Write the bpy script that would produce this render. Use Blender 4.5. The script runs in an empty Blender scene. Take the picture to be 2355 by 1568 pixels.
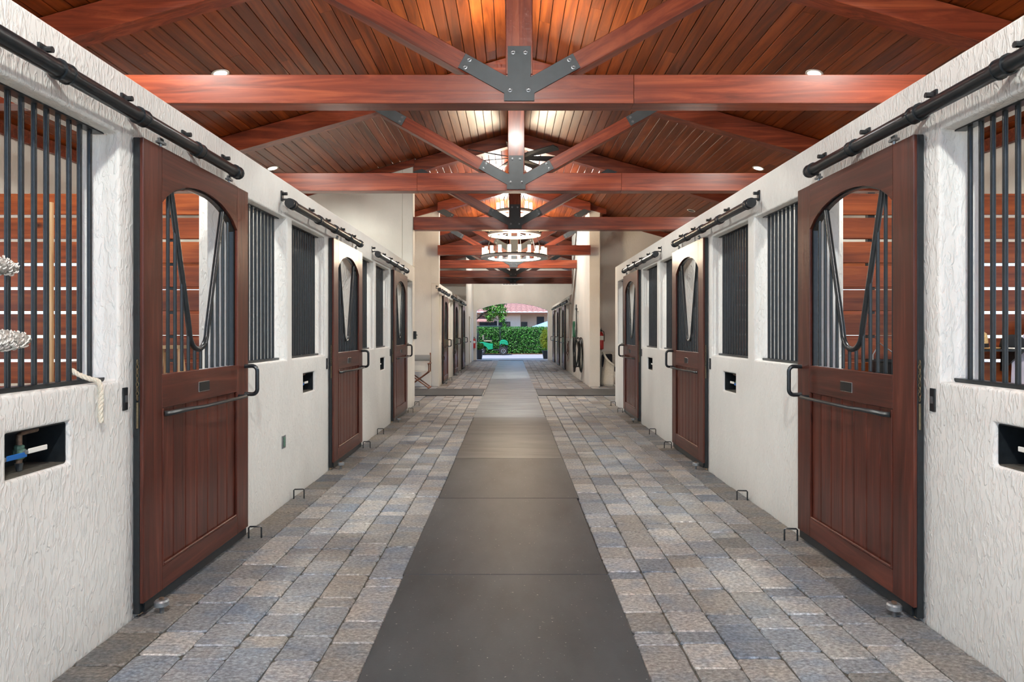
import bpy, bmesh, math, random
from mathutils import Vector, Matrix
random.seed(7)
PI = math.pi
scene = bpy.context.scene
COL = scene.collection

# ------------------------------------------------------------------ camera
CAM_H = 1.484
FPX = 1519.0
cam_d = bpy.data.cameras.new('camera')
cam = bpy.data.objects.new('camera', cam_d)
COL.objects.link(cam)
cam.location = (0, 0, CAM_H)
cam.rotation_euler = (PI / 2, 0, 0)
cam_d.sensor_width = 36.0
cam_d.lens = FPX / 2355.0 * 36.0
cam_d.shift_x = 1.5 / 2355.0
cam_d.shift_y = -22.0 / 2355.0
cam_d.clip_start = 0.05
cam_d.clip_end = 400
scene.camera = cam

# ------------------------------------------------------------------ sky, sun, exposure
world = bpy.data.worlds.new('sky')
scene.world = world
world.use_nodes = True
wn = world.node_tree
wn.nodes.clear()
w_out = wn.nodes.new('ShaderNodeOutputWorld')
w_bg = wn.nodes.new('ShaderNodeBackground')
w_sky = wn.nodes.new('ShaderNodeTexSky')
w_sky.sky_type = 'HOSEK_WILKIE'
w_sky.sun_direction = (-0.35, -0.35, 0.87)
w_sky.turbidity = 3.0
w_sky.ground_albedo = 0.5
w_bg.inputs['Strength'].default_value = 3.4
wn.links.new(w_sky.outputs[0], w_bg.inputs['Color'])
wn.links.new(w_bg.outputs[0], w_out.inputs['Surface'])

sun_d = bpy.data.lights.new('sun', 'SUN')
sun_d.energy = 3.8
sun_d.angle = 0.01
sun_d.color = (1.0, 0.95, 0.88)
sun = bpy.data.objects.new('sun', sun_d)
COL.objects.link(sun)
sun.location = (-10, -10, 30)
sun.rotation_euler = Vector((0.30, 0.36, -0.88)).to_track_quat('-Z', 'Y').to_euler()

LAMP_W = 170.0        # every recessed ceiling lamp
RIDGE_W = 120.0       # an unseen pendant lamp added under the ridge
CANDLE_W = 3.5        # every candle of the chandelier

scene.view_settings.view_transform = 'Standard'
scene.view_settings.look = 'None'
scene.view_settings.gamma = 1.0
scene.view_settings.use_curve_mapping = False
scene.view_settings.exposure = 1.2
scene.cycles.max_bounces = 5
scene.cycles.diffuse_bounces = 4
scene.cycles.glossy_bounces = 2
scene.cycles.transmission_bounces = 4
scene.cycles.sample_clamp_indirect = 6.0
scene.cycles.caustics_reflective = False
scene.cycles.caustics_refractive = False
scene.cycles.use_denoising = True
scene.cycles.use_adaptive_sampling = True
scene.cycles.adaptive_threshold = 0.07
scene.cycles.adaptive_min_samples = 10

# ------------------------------------------------------------------ measures (metres; y = depth from the camera)
XW = {-1: 1.96, 1: 2.106}          # aisle wall faces
CX = 0.07                          # building axis
WT = 2.79                          # stall front height
TH = 0.21                          # stall front thickness
RIDGE = 5.487
PITCH = 0.28
HALF = 5.8                         # axis to outer wall
Y0, Y1 = -1.2, 34.2
def roof_z(x):
    return RIDGE - PITCH * abs(x - CX)

# ------------------------------------------------------------------ materials
def srgb(r, g, b):
    f = lambda c: (c / 255.0 / 12.92) if c <= 10.3 else (((c / 255.0) + 0.055) / 1.055) ** 2.4
    return (f(r), f(g), f(b), 1.0)

def new_mat(name):
    m = bpy.data.materials.new(name)
    m.use_nodes = True
    nt = m.node_tree
    return m, nt, nt.nodes['Principled BSDF']

def N(nt, t, **kw):
    n = nt.nodes.new(t)
    for k, v in kw.items():
        setattr(n, k, v)
    return n

def ramp(nt, stops):
    n = nt.nodes.new('ShaderNodeValToRGB')
    cr = n.color_ramp
    cr.elements[0].position, cr.elements[0].color = stops[0]
    cr.elements[1].position, cr.elements[1].color = stops[-1]
    for p, c in stops[1:-1]:
        e = cr.elements.new(p)
        e.color = c
    return n

def coords(nt, scale, kind='Object', rand=True):
    tc = N(nt, 'ShaderNodeTexCoord')
    mp = N(nt, 'ShaderNodeMapping')
    mp.inputs['Scale'].default_value = scale
    if kind == 'World':
        g = N(nt, 'ShaderNodeNewGeometry')
        nt.links.new(g.outputs['Position'], mp.inputs['Vector'])
    elif rand:
        oi = N(nt, 'ShaderNodeObjectInfo')
        ml = N(nt, 'ShaderNodeMath', operation='MULTIPLY')
        ml.inputs[1].default_value = 37.0
        ad = N(nt, 'ShaderNodeVectorMath', operation='ADD')
        nt.links.new(oi.outputs['Random'], ml.inputs[0])
        nt.links.new(tc.outputs['Object'], ad.inputs[0])
        nt.links.new(ml.outputs[0], ad.inputs[1])
        nt.links.new(ad.outputs[0], mp.inputs['Vector'])
    else:
        nt.links.new(tc.outputs['Object'], mp.inputs['Vector'])
    return mp

def bump(nt, bsdf, height, strength, dist):
    b = N(nt, 'ShaderNodeBump')
    b.inputs['Strength'].default_value = strength
    b.inputs['Distance'].default_value = dist
    nt.links.new(height, b.inputs['Height'])
    nt.links.new(b.outputs[0], bsdf.inputs['Normal'])

def wood(name, dark, mid, light, axis, rough=0.4, coat=0.0, vary=0.25, knots=False, grain=16.0):
    m, nt, b = new_mat(name)
    sc = [grain] * 3
    sc[axis] = grain * 0.06
    mp = coords(nt, sc)
    no = N(nt, 'ShaderNodeTexNoise')
    no.inputs['Scale'].default_value = 1.0
    no.inputs['Detail'].default_value = 7.0
    no.inputs['Roughness'].default_value = 0.62
    no.inputs['Distortion'].default_value = 1.3
    nt.links.new(mp.outputs[0], no.inputs['Vector'])
    rp = ramp(nt, [(0.28, dark), (0.5, mid), (0.74, light)])
    nt.links.new(no.outputs['Fac'], rp.inputs[0])
    oi = N(nt, 'ShaderNodeObjectInfo')
    mr = N(nt, 'ShaderNodeMapRange')
    mr.inputs['To Min'].default_value = 1.0 - vary
    mr.inputs['To Max'].default_value = 1.0 + vary
    nt.links.new(oi.outputs['Random'], mr.inputs['Value'])
    hs = N(nt, 'ShaderNodeHueSaturation')
    nt.links.new(mr.outputs[0], hs.inputs['Value'])
    nt.links.new(rp.outputs[0], hs.inputs['Color'])
    col = hs.outputs[0]
    if knots:
        s2 = [3.2] * 3
        s2[axis] = 1.5
        mp2 = coords(nt, s2)
        vo = N(nt, 'ShaderNodeTexVoronoi')
        vo.inputs['Scale'].default_value = 1.0
        nt.links.new(mp2.outputs[0], vo.inputs['Vector'])
        kr = ramp(nt, [(0.03, (1, 1, 1, 1)), (0.11, (0, 0, 0, 1))])
        nt.links.new(vo.outputs['Distance'], kr.inputs[0])
        mx = N(nt, 'ShaderNodeMix', data_type='RGBA')
        nt.links.new(kr.outputs[0], mx.inputs[0])
        nt.links.new(col, mx.inputs[6])
        mx.inputs[7].default_value = (dark[0] * .35, dark[1] * .35, dark[2] * .35, 1)
        col = mx.outputs[2]
    nt.links.new(col, b.inputs['Base Color'])
    b.inputs['Roughness'].default_value = rough
    b.inputs['Coat Weight'].default_value = coat
    b.inputs['Specular IOR Level'].default_value = 0.35
    b.inputs['Coat Roughness'].default_value = 0.18
    bump(nt, b, no.outputs['Fac'], 0.25, 0.004)
    return m

def plain(name, col, rough=0.5, metal=0.0, nscale=0, namt=0.2, bstr=0.0, bdist=0.003, spec=None):
    m, nt, b = new_mat(name)
    b.inputs['Base Color'].default_value = col
    b.inputs['Roughness'].default_value = rough
    b.inputs['Metallic'].default_value = metal
    if spec is not None:
        b.inputs['Specular IOR Level'].default_value = spec
    if nscale:
        mp = coords(nt, (nscale,) * 3)
        no = N(nt, 'ShaderNodeTexNoise')
        no.inputs['Scale'].default_value = 1.0
        no.inputs['Detail'].default_value = 6.0
        nt.links.new(mp.outputs[0], no.inputs['Vector'])
        lo = tuple(c * (1 - namt) for c in col[:3]) + (1,)
        hi = tuple(min(1, c * (1 + namt)) for c in col[:3]) + (1,)
        rp = ramp(nt, [(0.3, lo), (0.7, hi)])
        nt.links.new(no.outputs['Fac'], rp.inputs[0])
        nt.links.new(rp.outputs[0], b.inputs['Base Color'])
        if bstr:
            bump(nt, b, no.outputs['Fac'], bstr, bdist)
    return m

def emit(name, col, strength):
    m = bpy.data.materials.new(name)
    m.use_nodes = True
    nt = m.node_tree
    b = nt.nodes['Principled BSDF']
    b.inputs['Base Color'].default_value = col
    b.inputs['Emission Color'].default_value = col
    b.inputs['Emission Strength'].default_value = strength
    return m

def stucco(name, col, strength):
    m, nt, b = new_mat(name)
    mp = coords(nt, (40, 40, 13), 'World')
    n1 = N(nt, 'ShaderNodeTexNoise')
    n1.inputs['Scale'].default_value = 1.0
    n1.inputs['Detail'].default_value = 5.0
    n1.inputs['Distortion'].default_value = 1.2
    nt.links.new(mp.outputs[0], n1.inputs['Vector'])
    r1 = ramp(nt, [(0.46, (0, 0, 0, 1)), (0.64, (1, 1, 1, 1))])
    nt.links.new(n1.outputs['Fac'], r1.inputs[0])
    mp2 = coords(nt, (1.3, 1.3, 0.8), 'World')
    n2 = N(nt, 'ShaderNodeTexNoise')
    n2.inputs['Scale'].default_value = 1.0
    n2.inputs['Detail'].default_value = 6.0
    nt.links.new(mp2.outputs[0], n2.inputs['Vector'])
    lo = tuple(c * 0.9 for c in col[:3]) + (1,)
    hi = tuple(min(1, c * 1.05) for c in col[:3]) + (1,)
    r2 = ramp(nt, [(0.3, lo), (0.65, hi)])
    nt.links.new(n2.outputs['Fac'], r2.inputs[0])
    nt.links.new(r2.outputs[0], b.inputs['Base Color'])
    b.inputs['Roughness'].default_value = 0.75
    b.inputs['Specular IOR Level'].default_value = 0.3
    bump(nt, b, r1.outputs[0], strength, 0.006)
    return m

def stone(name, island, gain=1.0, brown=0.0):
    m, nt, b = new_mat(name)
    if island:
        g = N(nt, 'ShaderNodeNewGeometry')
        rnd = g.outputs['Random Per Island']
    else:
        oi = N(nt, 'ShaderNodeObjectInfo')
        rnd = oi.outputs['Random']
    rp = ramp(nt, [(0.0, srgb(120, 119, 116)), (0.18, srgb(156, 156, 155)), (0.34, srgb(112, 120, 130)),
                   (0.5, srgb(172, 171, 168)), (0.66, srgb(138, 134, 129)), (0.82, srgb(130, 137, 145)), (1.0, srgb(166, 165, 164))])
    nt.links.new(rnd, rp.inputs[0])
    mp = coords(nt, (44, 66, 40), 'World')
    n1 = N(nt, 'ShaderNodeTexNoise')
    n1.inputs['Scale'].default_value = 1.0
    n1.inputs['Detail'].default_value = 8.0
    n1.inputs['Roughness'].default_value = 0.7
    nt.links.new(mp.outputs[0], n1.inputs['Vector'])
    r1 = ramp(nt, [(0.32, (0.42 * gain, 0.41 * gain, 0.40 * gain, 1)), (0.5, (1.0 * gain, 1.0 * gain, 1.0 * gain, 1)), (0.66, (1.75 * gain, 1.75 * gain, 1.75 * gain, 1))])
    nt.links.new(n1.outputs['Fac'], r1.inputs[0])
    mu = N(nt, 'ShaderNodeMix', data_type='RGBA', blend_type='MULTIPLY')
    mu.inputs[0].default_value = 1.0
    nt.links.new(rp.outputs[0], mu.inputs[6])
    nt.links.new(r1.outputs[0], mu.inputs[7])
    # blue-grey and tan clouds inside each stone
    mp4 = coords(nt, (5, 7, 5), 'World')
    n4 = N(nt, 'ShaderNodeTexNoise')
    n4.inputs['Scale'].default_value = 1.0
    n4.inputs['Detail'].default_value = 3.0
    nt.links.new(mp4.outputs[0], n4.inputs['Vector'])
    r4 = ramp(nt, [(0.36, (0.80, 0.88, 0.98, 1)), (0.5, (1, 1, 1, 1)), (0.64, (1.06, 1.04, 1.0, 1))])
    nt.links.new(n4.outputs['Fac'], r4.inputs[0])
    mu4 = N(nt, 'ShaderNodeMix', data_type='RGBA', blend_type='MULTIPLY')
    mu4.inputs[0].default_value = 1.0
    nt.links.new(mu.outputs[2], mu4.inputs[6])
    nt.links.new(r4.outputs[0], mu4.inputs[7])
    mu = mu4
    # broad worn tan patches
    mp3 = coords(nt, (1.6, 0.9, 1), 'World')
    n3 = N(nt, 'ShaderNodeTexNoise')
    n3.inputs['Scale'].default_value = 1.0
    n3.inputs['Detail'].default_value = 4.0
    nt.links.new(mp3.outputs[0], n3.inputs['Vector'])
    r3 = ramp(nt, [(0.42 - brown, (1, 1, 1, 1)), (0.76 - brown, (0.90, 0.84, 0.78, 1))])
    nt.links.new(n3.outputs['Fac'], r3.inputs[0])
    mu2 = N(nt, 'ShaderNodeMix', data_type='RGBA', blend_type='MULTIPLY')
    mu2.inputs[0].default_value = 1.0
    nt.links.new(mu.outputs[2], mu2.inputs[6])
    nt.links.new(r3.outputs[0], mu2.inputs[7])
    nt.links.new(mu2.outputs[2], b.inputs['Base Color'])
    b.inputs['Roughness'].default_value = 0.6
    bump(nt, b, n1.outputs['Fac'], 0.7, 0.006)
    return m

def rubber(name, lo=(50, 54, 57), hi=(71, 75, 78), stretch=(3, 1.2, 3), rough=0.48):
    m, nt, b = new_mat(name)
    mp = coords(nt, stretch, 'World')
    n1 = N(nt, 'ShaderNodeTexNoise')
    n1.inputs['Scale'].default_value = 1.0
    n1.inputs['Detail'].default_value = 8.0
    n1.inputs['Roughness'].default_value = 0.65
    nt.links.new(mp.outputs[0], n1.inputs['Vector'])
    r1 = ramp(nt, [(0.3, srgb(*lo)), (0.7, srgb(*hi))])
    nt.links.new(n1.outputs['Fac'], r1.inputs[0])
    mp2 = coords(nt, (60, 60, 60), 'World')
    n2 = N(nt, 'ShaderNodeTexNoise')
    n2.inputs['Scale'].default_value = 1.0
    n2.inputs['Detail'].default_value = 3.0
    nt.links.new(mp2.outputs[0], n2.inputs['Vector'])
    r2 = ramp(nt, [(0.70, (0, 0, 0, 1)), (0.76, (1, 1, 1, 1))])
    nt.links.new(n2.outputs['Fac'], r2.inputs[0])
    mx = N(nt, 'ShaderNodeMix', data_type='RGBA')
    nt.links.new(r2.outputs[0], mx.inputs[0])
    nt.links.new(r1.outputs[0], mx.inputs[6])
    mx.inputs[7].default_value = srgb(165, 162, 155)
    nt.links.new(mx.outputs[2], b.inputs['Base Color'])
    b.inputs['Roughness'].default_value = rough
    b.inputs['Specular IOR Level'].default_value = 0.45
    bump(nt, b, n2.outputs['Fac'], 0.15, 0.002)
    return m

M = {}
M['stucco'] = stucco('cream_stucco', srgb(234, 233, 228), 0.6)
M['stucco_far'] = stucco('smooth_cream_stucco', srgb(222, 218, 208), 0.25)
D1, D2, D3 = srgb(56, 26, 18), srgb(83, 38, 27), srgb(110, 56, 41)
M['door_v'] = wood('mahogany_upright_grain', D1, D2, D3, 2, 0.36, 0.25, 0.10)
M['door_h'] = wood('mahogany_level_grain', D1, D2, D3, 1, 0.36, 0.25, 0.10)
B1, B2, B3 = srgb(80, 34, 21), srgb(120, 52, 32), srgb(158, 80, 49)
M['beam_x'] = wood('stained_beam_grain', B1, B2, B3, 0, 0.38, 0.2, 0.08, grain=11)
M['beam_z'] = wood('stained_post_grain', B1, B2, B3, 2, 0.38, 0.2, 0.08, grain=11)
M['board'] = wood('stained_ceiling_board', srgb(80, 33, 9), srgb(120, 54, 17), srgb(156, 78, 29), 1, 0.38, 0.16, 0.30, grain=9)
M['plank'] = wood('orange_stall_plank', srgb(88, 38, 16), srgb(132, 62, 28), srgb(168, 92, 44), 0, 0.4, 0.15, 0.24, knots=True, grain=9)
M['pale_wood'] = wood('pale_raw_wood', srgb(176, 138, 98), srgb(204, 168, 124), srgb(222, 190, 150), 2, 0.6)
M['brown_wood'] = wood('brown_chair_wood', srgb(92, 56, 40), srgb(124, 80, 60), srgb(150, 104, 80), 2, 0.5)
M['steel'] = plain('black_painted_steel', srgb(33, 37, 40), 0.30, 0.0, 40, 0.25, 0.06)
M['gusset'] = plain('charcoal_plate_steel', srgb(66, 70, 72), 0.5, 0.2, 8, 0.12)
M['bolt'] = plain('dark_bolt_steel', srgb(122, 124, 126), 0.3, 0.6)
M['zinc'] = plain('galvanised_grey', srgb(150, 154, 156), 0.4, 0.6, 50, 0.2)
M['chrome'] = plain('bright_metal_edge', srgb(205, 205, 205), 0.25, 0.9)
M['brass'] = plain('tarnished_brass', srgb(112, 98, 74), 0.45, 0.6, 60, 0.2)
M['pipe'] = plain('old_brown_pipe', srgb(122, 100, 84), 0.5, 0.4, 60, 0.3, 0.2)
M['verdigris'] = plain('green_bronze_valve', srgb(104, 140, 122), 0.6, 0.2, 70, 0.3, 0.3)
M['blue'] = plain('blue_vinyl_grip', srgb(26, 100, 176), 0.4)
M['white_paint'] = plain('white_paint', srgb(235, 233, 226), 0.5)
M['stone_one'] = stone('tumbled_paver', False)
M['stone_many'] = stone('tumbled_paver_field', True)
M['stone_edge'] = stone('worn_paver_edge', False, 1.45)
M['stone_dirty'] = stone('stained_border_paver', False, 0.78, 0.3)
M['stone_dirty_many'] = stone('stained_border_paver_field', True, 0.78, 0.3)
M['joint'] = plain('dark_joint_sand', srgb(84, 80, 72), 0.9, 0, 60, 0.3, 0.3)
M['rubber'] = rubber('black_rubber_mat')
M['rubber_mid'] = rubber('faint_painted_sheen_mat', (58, 61, 63), (98, 100, 100), (1.2, 6, 3), 0.42)  # first step of the floor sheen, painted as paler streaks
M['rubber_sheen'] = rubber('painted_sheen_rubber_mat', (80, 85, 88), (142, 145, 144), (1.0, 5, 3), 0.4)  # grazing reflection on the far mats, put into the colour
M['shavings'] = plain('stall_bedding', srgb(168, 140, 104), 0.9, 0, 30, 0.3, 0.5, 0.02)
M['concrete'] = plain('sunlit_concrete', srgb(190, 188, 184), 0.8, 0, 2, 0.08)
M['asphalt'] = plain('pale_asphalt', srgb(134, 136, 150), 0.85, 0, 20, 0.08)
M['mulch'] = plain('brown_mulch', srgb(96, 66, 48), 0.9, 0, 12, 0.4)
M['fleece'] = plain('grey_flecked_fleece', srgb(196, 192, 184), 0.95, 0, 70, 0.55, 1.0, 0.02)
M['rope'] = plain('off_white_rope', srgb(222, 214, 196), 0.9, 0, 160, 0.15, 0.5)
M['straw'] = plain('woven_straw', srgb(214, 176, 118), 0.8, 0, 120, 0.35, 0.8, 0.004)
M['black_cloth'] = plain('black_cloth', srgb(24, 24, 28), 0.9)
M['lilac'] = plain('lilac_cotton', srgb(214, 208, 222), 0.85, 0, 8, 0.06)
M['red'] = plain('extinguisher_red', srgb(190, 36, 34), 0.3)
M['hose_black'] = plain('black_hose', srgb(26, 27, 28), 0.45)
M['hose_green'] = plain('green_hose', srgb(48, 104, 78), 0.45)
M['leather'] = plain('brown_leather', srgb(96, 58, 42), 0.5, 0, 30, 0.25)
M['wicker'] = plain('white_wicker', srgb(214, 210, 198), 0.8, 0, 90, 0.35, 1.0, 0.02)
M['cushion'] = plain('navy_cushion', srgb(22, 24, 36), 0.9)
M['canvas_grey'] = plain('grey_canvas', srgb(150, 150, 146), 0.9)
M['canvas_white'] = plain('cream_canvas', srgb(226, 222, 210), 0.9)
M['candle'] = emit('lit_candle_glass', (1.0, 0.80, 0.52, 1), 2.2)
M['lens'] = emit('lit_lamp_lens', (1.0, 0.86, 0.66, 1), 10.0)
M['ring_steel'] = plain('pale_chandelier_iron', srgb(214, 212, 206), 0.35, 0.3)
M['leaf'] = plain('hedge_leaf', srgb(40, 102, 16), 0.5, 0, 6, 0.7)
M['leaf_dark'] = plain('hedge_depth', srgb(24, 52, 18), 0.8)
M['leaf_tree'] = plain('tree_leaf', srgb(74, 130, 36), 0.5, 0, 6, 0.6)
M['leaf_yellow'] = plain('yellow_shrub_leaf', srgb(176, 186, 52), 0.5, 0, 6, 0.5)
M['bark'] = plain('grey_bark', srgb(80, 66, 54), 0.9, 0, 20, 0.3, 0.5)
M['cart_green'] = plain('emerald_cart_paint', srgb(14, 140, 102), 0.25)
M['cart_dark'] = plain('dark_green_roof', srgb(34, 62, 62), 0.4)
M['tyre'] = plain('tyre_rubber', srgb(34, 34, 36), 0.8)
M['seat'] = plain('tan_vinyl', srgb(140, 130, 112), 0.5)
M['house'] = plain('house_stucco', srgb(222, 216, 204), 0.85, 0, 2, 0.05)
M['tile'] = plain('pink_clay_tile', srgb(150, 114, 112), 0.8, 0, 9, 0.34)
M['glass'] = plain('dark_window_glass', srgb(40, 48, 60), 0.1)
M['umbrella'] = plain('pale_blue_parasol', srgb(120, 150, 196), 0.8)
M['terracotta'] = plain('black_planter', srgb(44, 46, 50), 0.5)

# ------------------------------------------------------------------ mesh helpers
class MB:
    def __init__(s):
        s.v, s.f = [], []
    def add(s, vs, fs):
        o = len(s.v)
        s.v += [tuple(p) for p in vs]
        s.f += [tuple(i + o for i in f) for f in fs]
        return s
    def box(s, x0, x1, y0, y1, z0, z1):
        if x0 > x1: x0, x1 = x1, x0
        if y0 > y1: y0, y1 = y1, y0
        if z0 > z1: z0, z1 = z1, z0
        return s.add([(x0, y0, z0), (x1, y0, z0), (x1, y1, z0), (x0, y1, z0), (x0, y0, z1), (x1, y0, z1), (x1, y1, z1), (x0, y1, z1)],
                     [(0, 3, 2, 1), (4, 5, 6, 7), (0, 1, 5, 4), (1, 2, 6, 5), (2, 3, 7, 6), (3, 0, 4, 7)])
    def prism(s, poly, axis, a, b):
        """poly: 2-D outline; axis 0: (y,z) along x; 1: (x,z) along y; 2: (x,y) along z"""
        n = len(poly)
        def P(p, t):
            return {0: (t, p[0], p[1]), 1: (p[0], t, p[1]), 2: (p[0], p[1], t)}[axis]
        vs = [P(p, a) for p in poly] + [P(p, b) for p in poly]
        fs = [tuple(range(n - 1, -1, -1)), tuple(range(n, 2 * n))]
        fs += [(i, (i + 1) % n, n + (i + 1) % n, n + i) for i in range(n)]
        return s.add(vs, fs)
    def tube(s, pts, r, n=8, closed=False, caps=True):
        pts = [Vector(p) for p in pts]
        m = len(pts)
        rs = r if isinstance(r, (list, tuple)) else [r] * m
        prev = None
        vs = []
        for i, p in enumerate(pts):
            if closed:
                t = pts[(i + 1) % m] - pts[i - 1]
            else:
                t = pts[min(i + 1, m - 1)] - pts[max(i - 1, 0)]
            t.normalize()
            if prev is None:
                up = Vector((0, 0, 1)) if abs(t.z) < 0.9 else Vector((1, 0, 0))
                a = t.cross(up).normalized()
            else:
                a = (prev - t * prev.dot(t))
                a = a.normalized() if a.length > 1e-6 else t.cross(Vector((0.3, 0.5, 0.8))).normalized()
            prev = a
            c = t.cross(a)
            for k in range(n):
                an = 2 * PI * k / n
                vs.append(p + (a * math.cos(an) + c * math.sin(an)) * rs[i])
        fs = []
        for i in range(m if closed else m - 1):
            j = (i + 1) % m
            for k in range(n):
                q = (k + 1) % n
                fs.append((i * n + k, i * n + q, j * n + q, j * n + k))
        if caps and not closed:
            fs.append(tuple(range(n - 1, -1, -1)))
            fs.append(tuple((m - 1) * n + k for k in range(n)))
        return s.add(vs, fs)
    def lathe(s, prof, n=16, c=(0, 0, 0), axis=2):
        """prof: (r, h) pairs; revolved about an axis through c"""
        vs = []
        for r, h in prof:
            for k in range(n):
                a = 2 * PI * k / n
                u, w = r * math.cos(a), r * math.sin(a)
                p = {2: (u, w, h), 1: (u, h, w), 0: (h, u, w)}[axis]
                vs.append((p[0] + c[0], p[1] + c[1], p[2] + c[2]))
        fs = []
        m = len(prof)
        for i in range(m - 1):
            for k in range(n):
                q = (k + 1) % n
                fs.append((i * n + k, i * n + q, (i + 1) * n + q, (i + 1) * n + k))
        fs.append(tuple(range(n - 1, -1, -1)))
        fs.append(tuple((m - 1) * n + k for k in range(n)))
        return s.add(vs, fs)
    def mesh(s, name, mat, smooth=False, bevel=0.0, seg=1):
        me = bpy.data.meshes.new(name)
        me.from_pydata(s.v, [], s.f)
        bm = bmesh.new()
        bm.from_mesh(me)
        bmesh.ops.recalc_face_normals(bm, faces=bm.faces)
        if bevel:
            es = [e for e in bm.edges if len(e.link_faces) == 2 and e.calc_face_angle(0) > 0.7]
            bmesh.ops.bevel(bm, geom=es, offset=bevel, segments=seg, profile=0.5, affect='EDGES', clamp_overlap=True)
        bm.to_mesh(me)
        bm.free()
        if smooth:
            for p in me.polygons:
                p.use_smooth = True
            try:
                me.set_sharp_from_angle(angle=0.7)
            except Exception:
                pass
        me.materials.append(M[mat] if isinstance(mat, str) else mat)
        return me

def link(name, data, parent=None, loc=None, rot=None):
    o = bpy.data.objects.new(name, data)
    COL.objects.link(o)
    if parent is not None:
        o.parent = parent
    if loc is not None:
        o.location = loc
    if rot is not None:
        o.rotation_euler = rot
    return o

def obj(name, mb, mat, parent=None, smooth=False, bevel=0.0, seg=1, loc=None, rot=None):
    return link(name, mb.mesh(name, mat, smooth, bevel, seg), parent, loc, rot)

def tag(o, label, cat=None, group=None, kind=None):
    o['label'] = label
    if cat: o['category'] = cat
    if group: o['group'] = group
    if kind: o['kind'] = kind
    return o

def empty(name, loc=(0, 0, 0), rz=0.0):
    o = link(name, None, None, loc)
    o.rotation_euler = (0, 0, rz)
    o.empty_display_size = 0.1
    return o

def thing(name, label, cat, loc=(0, 0, 0), rz=0.0, group=None):
    return tag(empty(name, loc, rz), label, cat, group)

def struct(name, label, cat='wall', loc=(0, 0, 0)):
    return tag(empty(name, loc), label, cat, None, 'structure')

def smesh(name, mb, mat, label, cat='wall', **kw):
    return tag(obj(name, mb, mat, **kw), label, cat, None, 'structure')

SIDE = {-1: 'left', 1: 'right'}
ORD = ['nearest', 'second', 'third', 'fourth', 'fifth', 'sixth', 'seventh', 'eighth']

# ------------------------------------------------------------------ walls
def holed_wall(s, face, thick, y0, y1, z1, holes):
    """wall whose aisle face is at x = s*face; holes = (y0, y1, z0, z1) cut right through"""
    ys = sorted({y0, y1} | {h[0] for h in holes} | {h[1] for h in holes})
    zs = sorted({-0.05, z1} | {max(-0.05, h[2]) for h in holes} | {h[3] for h in holes})
    xa, xb = s * face, s * (face + thick)
    ny, nz = len(ys) - 1, len(zs) - 1
    solid = {}
    for i in range(ny):
        for j in range(nz):
            cy, cz = (ys[i] + ys[i + 1]) / 2, (zs[j] + zs[j + 1]) / 2
            solid[i, j] = not any(h[0] < cy < h[1] and h[2] < cz < h[3] for h in holes)
    idx, v, f = {}, [], []
    def V(x, i, j):
        k = (x, i, j)
        if k not in idx:
            idx[k] = len(v)
            v.append((xa if x == 0 else xb, ys[i], zs[j]))
        return idx[k]
    for (i, j), so in solid.items():
        if not so: continue
        f.append((V(0, i, j), V(0, i + 1, j), V(0, i + 1, j + 1), V(0, i, j + 1)))
        f.append((V(1, i, j), V(1, i, j + 1), V(1, i + 1, j + 1), V(1, i + 1, j)))
        if not solid.get((i - 1, j), False): f.append((V(0, i, j), V(0, i, j + 1), V(1, i, j + 1), V(1, i, j)))
        if not solid.get((i + 1, j), False): f.append((V(0, i + 1, j), V(1, i + 1, j), V(1, i + 1, j + 1), V(0, i + 1, j + 1)))
        if not solid.get((i, j - 1), False): f.append((V(0, i, j), V(1, i, j), V(1, i + 1, j), V(0, i + 1, j)))
        if not solid.get((i, j + 1), False): f.append((V(0, i, j + 1), V(0, i + 1, j + 1), V(1, i + 1, j + 1), V(1, i, j + 1)))
    mb = MB()
    mb.add(v, f)
    return mb

DOORS = {-1: [3.41, 7.07, 10.73], 1: [3.36, 7.05, 10.72]}
WIN_Z = (1.235, 2.475)
DW = 1.36
def win_spans(s):
    out = []
    ds = DOORS[s]
    for k, d in enumerate(ds):
        out.append((d - 1.16, d - 0.11))
        out.append((d + 1.44, d + 2.37))
    return out
def niche_spans(s):
    return [(d - 0.845, d - 0.475) for d in DOORS[s]]
END1 = 13.40
for s in (-1, 1):
    holes = [(a, b, *WIN_Z) for a, b in win_spans(s)]
    holes += [(d + 0.07, d + DW - 0.07, -1, 2.42) for d in DOORS[s]]
    holes += [(a, b, 0.90, 1.085) for a, b in niche_spans(s)]
    smesh('wall_%s' % SIDE[s], holed_wall(s, XW[s], TH, Y0, END1, WT, holes), 'stucco',
          'cream stucco stall front with barred windows along the %s of the aisle' % SIDE[s], bevel=0.016, seg=3, smooth=True)

DOORS2 = {-1: [18.6, 22.26, 25.9], 1: [25.5, 28.5, 31.5]}
BK2 = {-1: (17.9, 28.6), 1: (23.0, Y1)}
for s in (-1, 1):
    holes = []
    for d in DOORS2[s]:
        holes.append((d + 0.07, d + DW - 0.07, -1, 2.42))
    if s == -1:
        wins = [(17.98, 18.42)] + [(d + 1.55, d + 2.3) for d in DOORS2[s][:2]] + [(DOORS2[s][1] - 1.1, DOORS2[s][1] - 0.15), (DOORS2[s][2] - 1.1, DOORS2[s][2] - 0.15)]
    else:
        wins = [(23.15, 23.9), (24.3, 25.25), (27.2, 28.2), (30.2, 31.2)]
    holes += [(a, b, *WIN_Z) for a, b in wins]
    smesh('wall_%s_far' % SIDE[s], holed_wall(s, XW[s], TH, BK2[s][0], BK2[s][1], WT, holes), 'stucco_far',
          'far cream stucco stall front beyond the cross aisle on the %s' % SIDE[s], bevel=0.016, seg=2, smooth=True)

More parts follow.
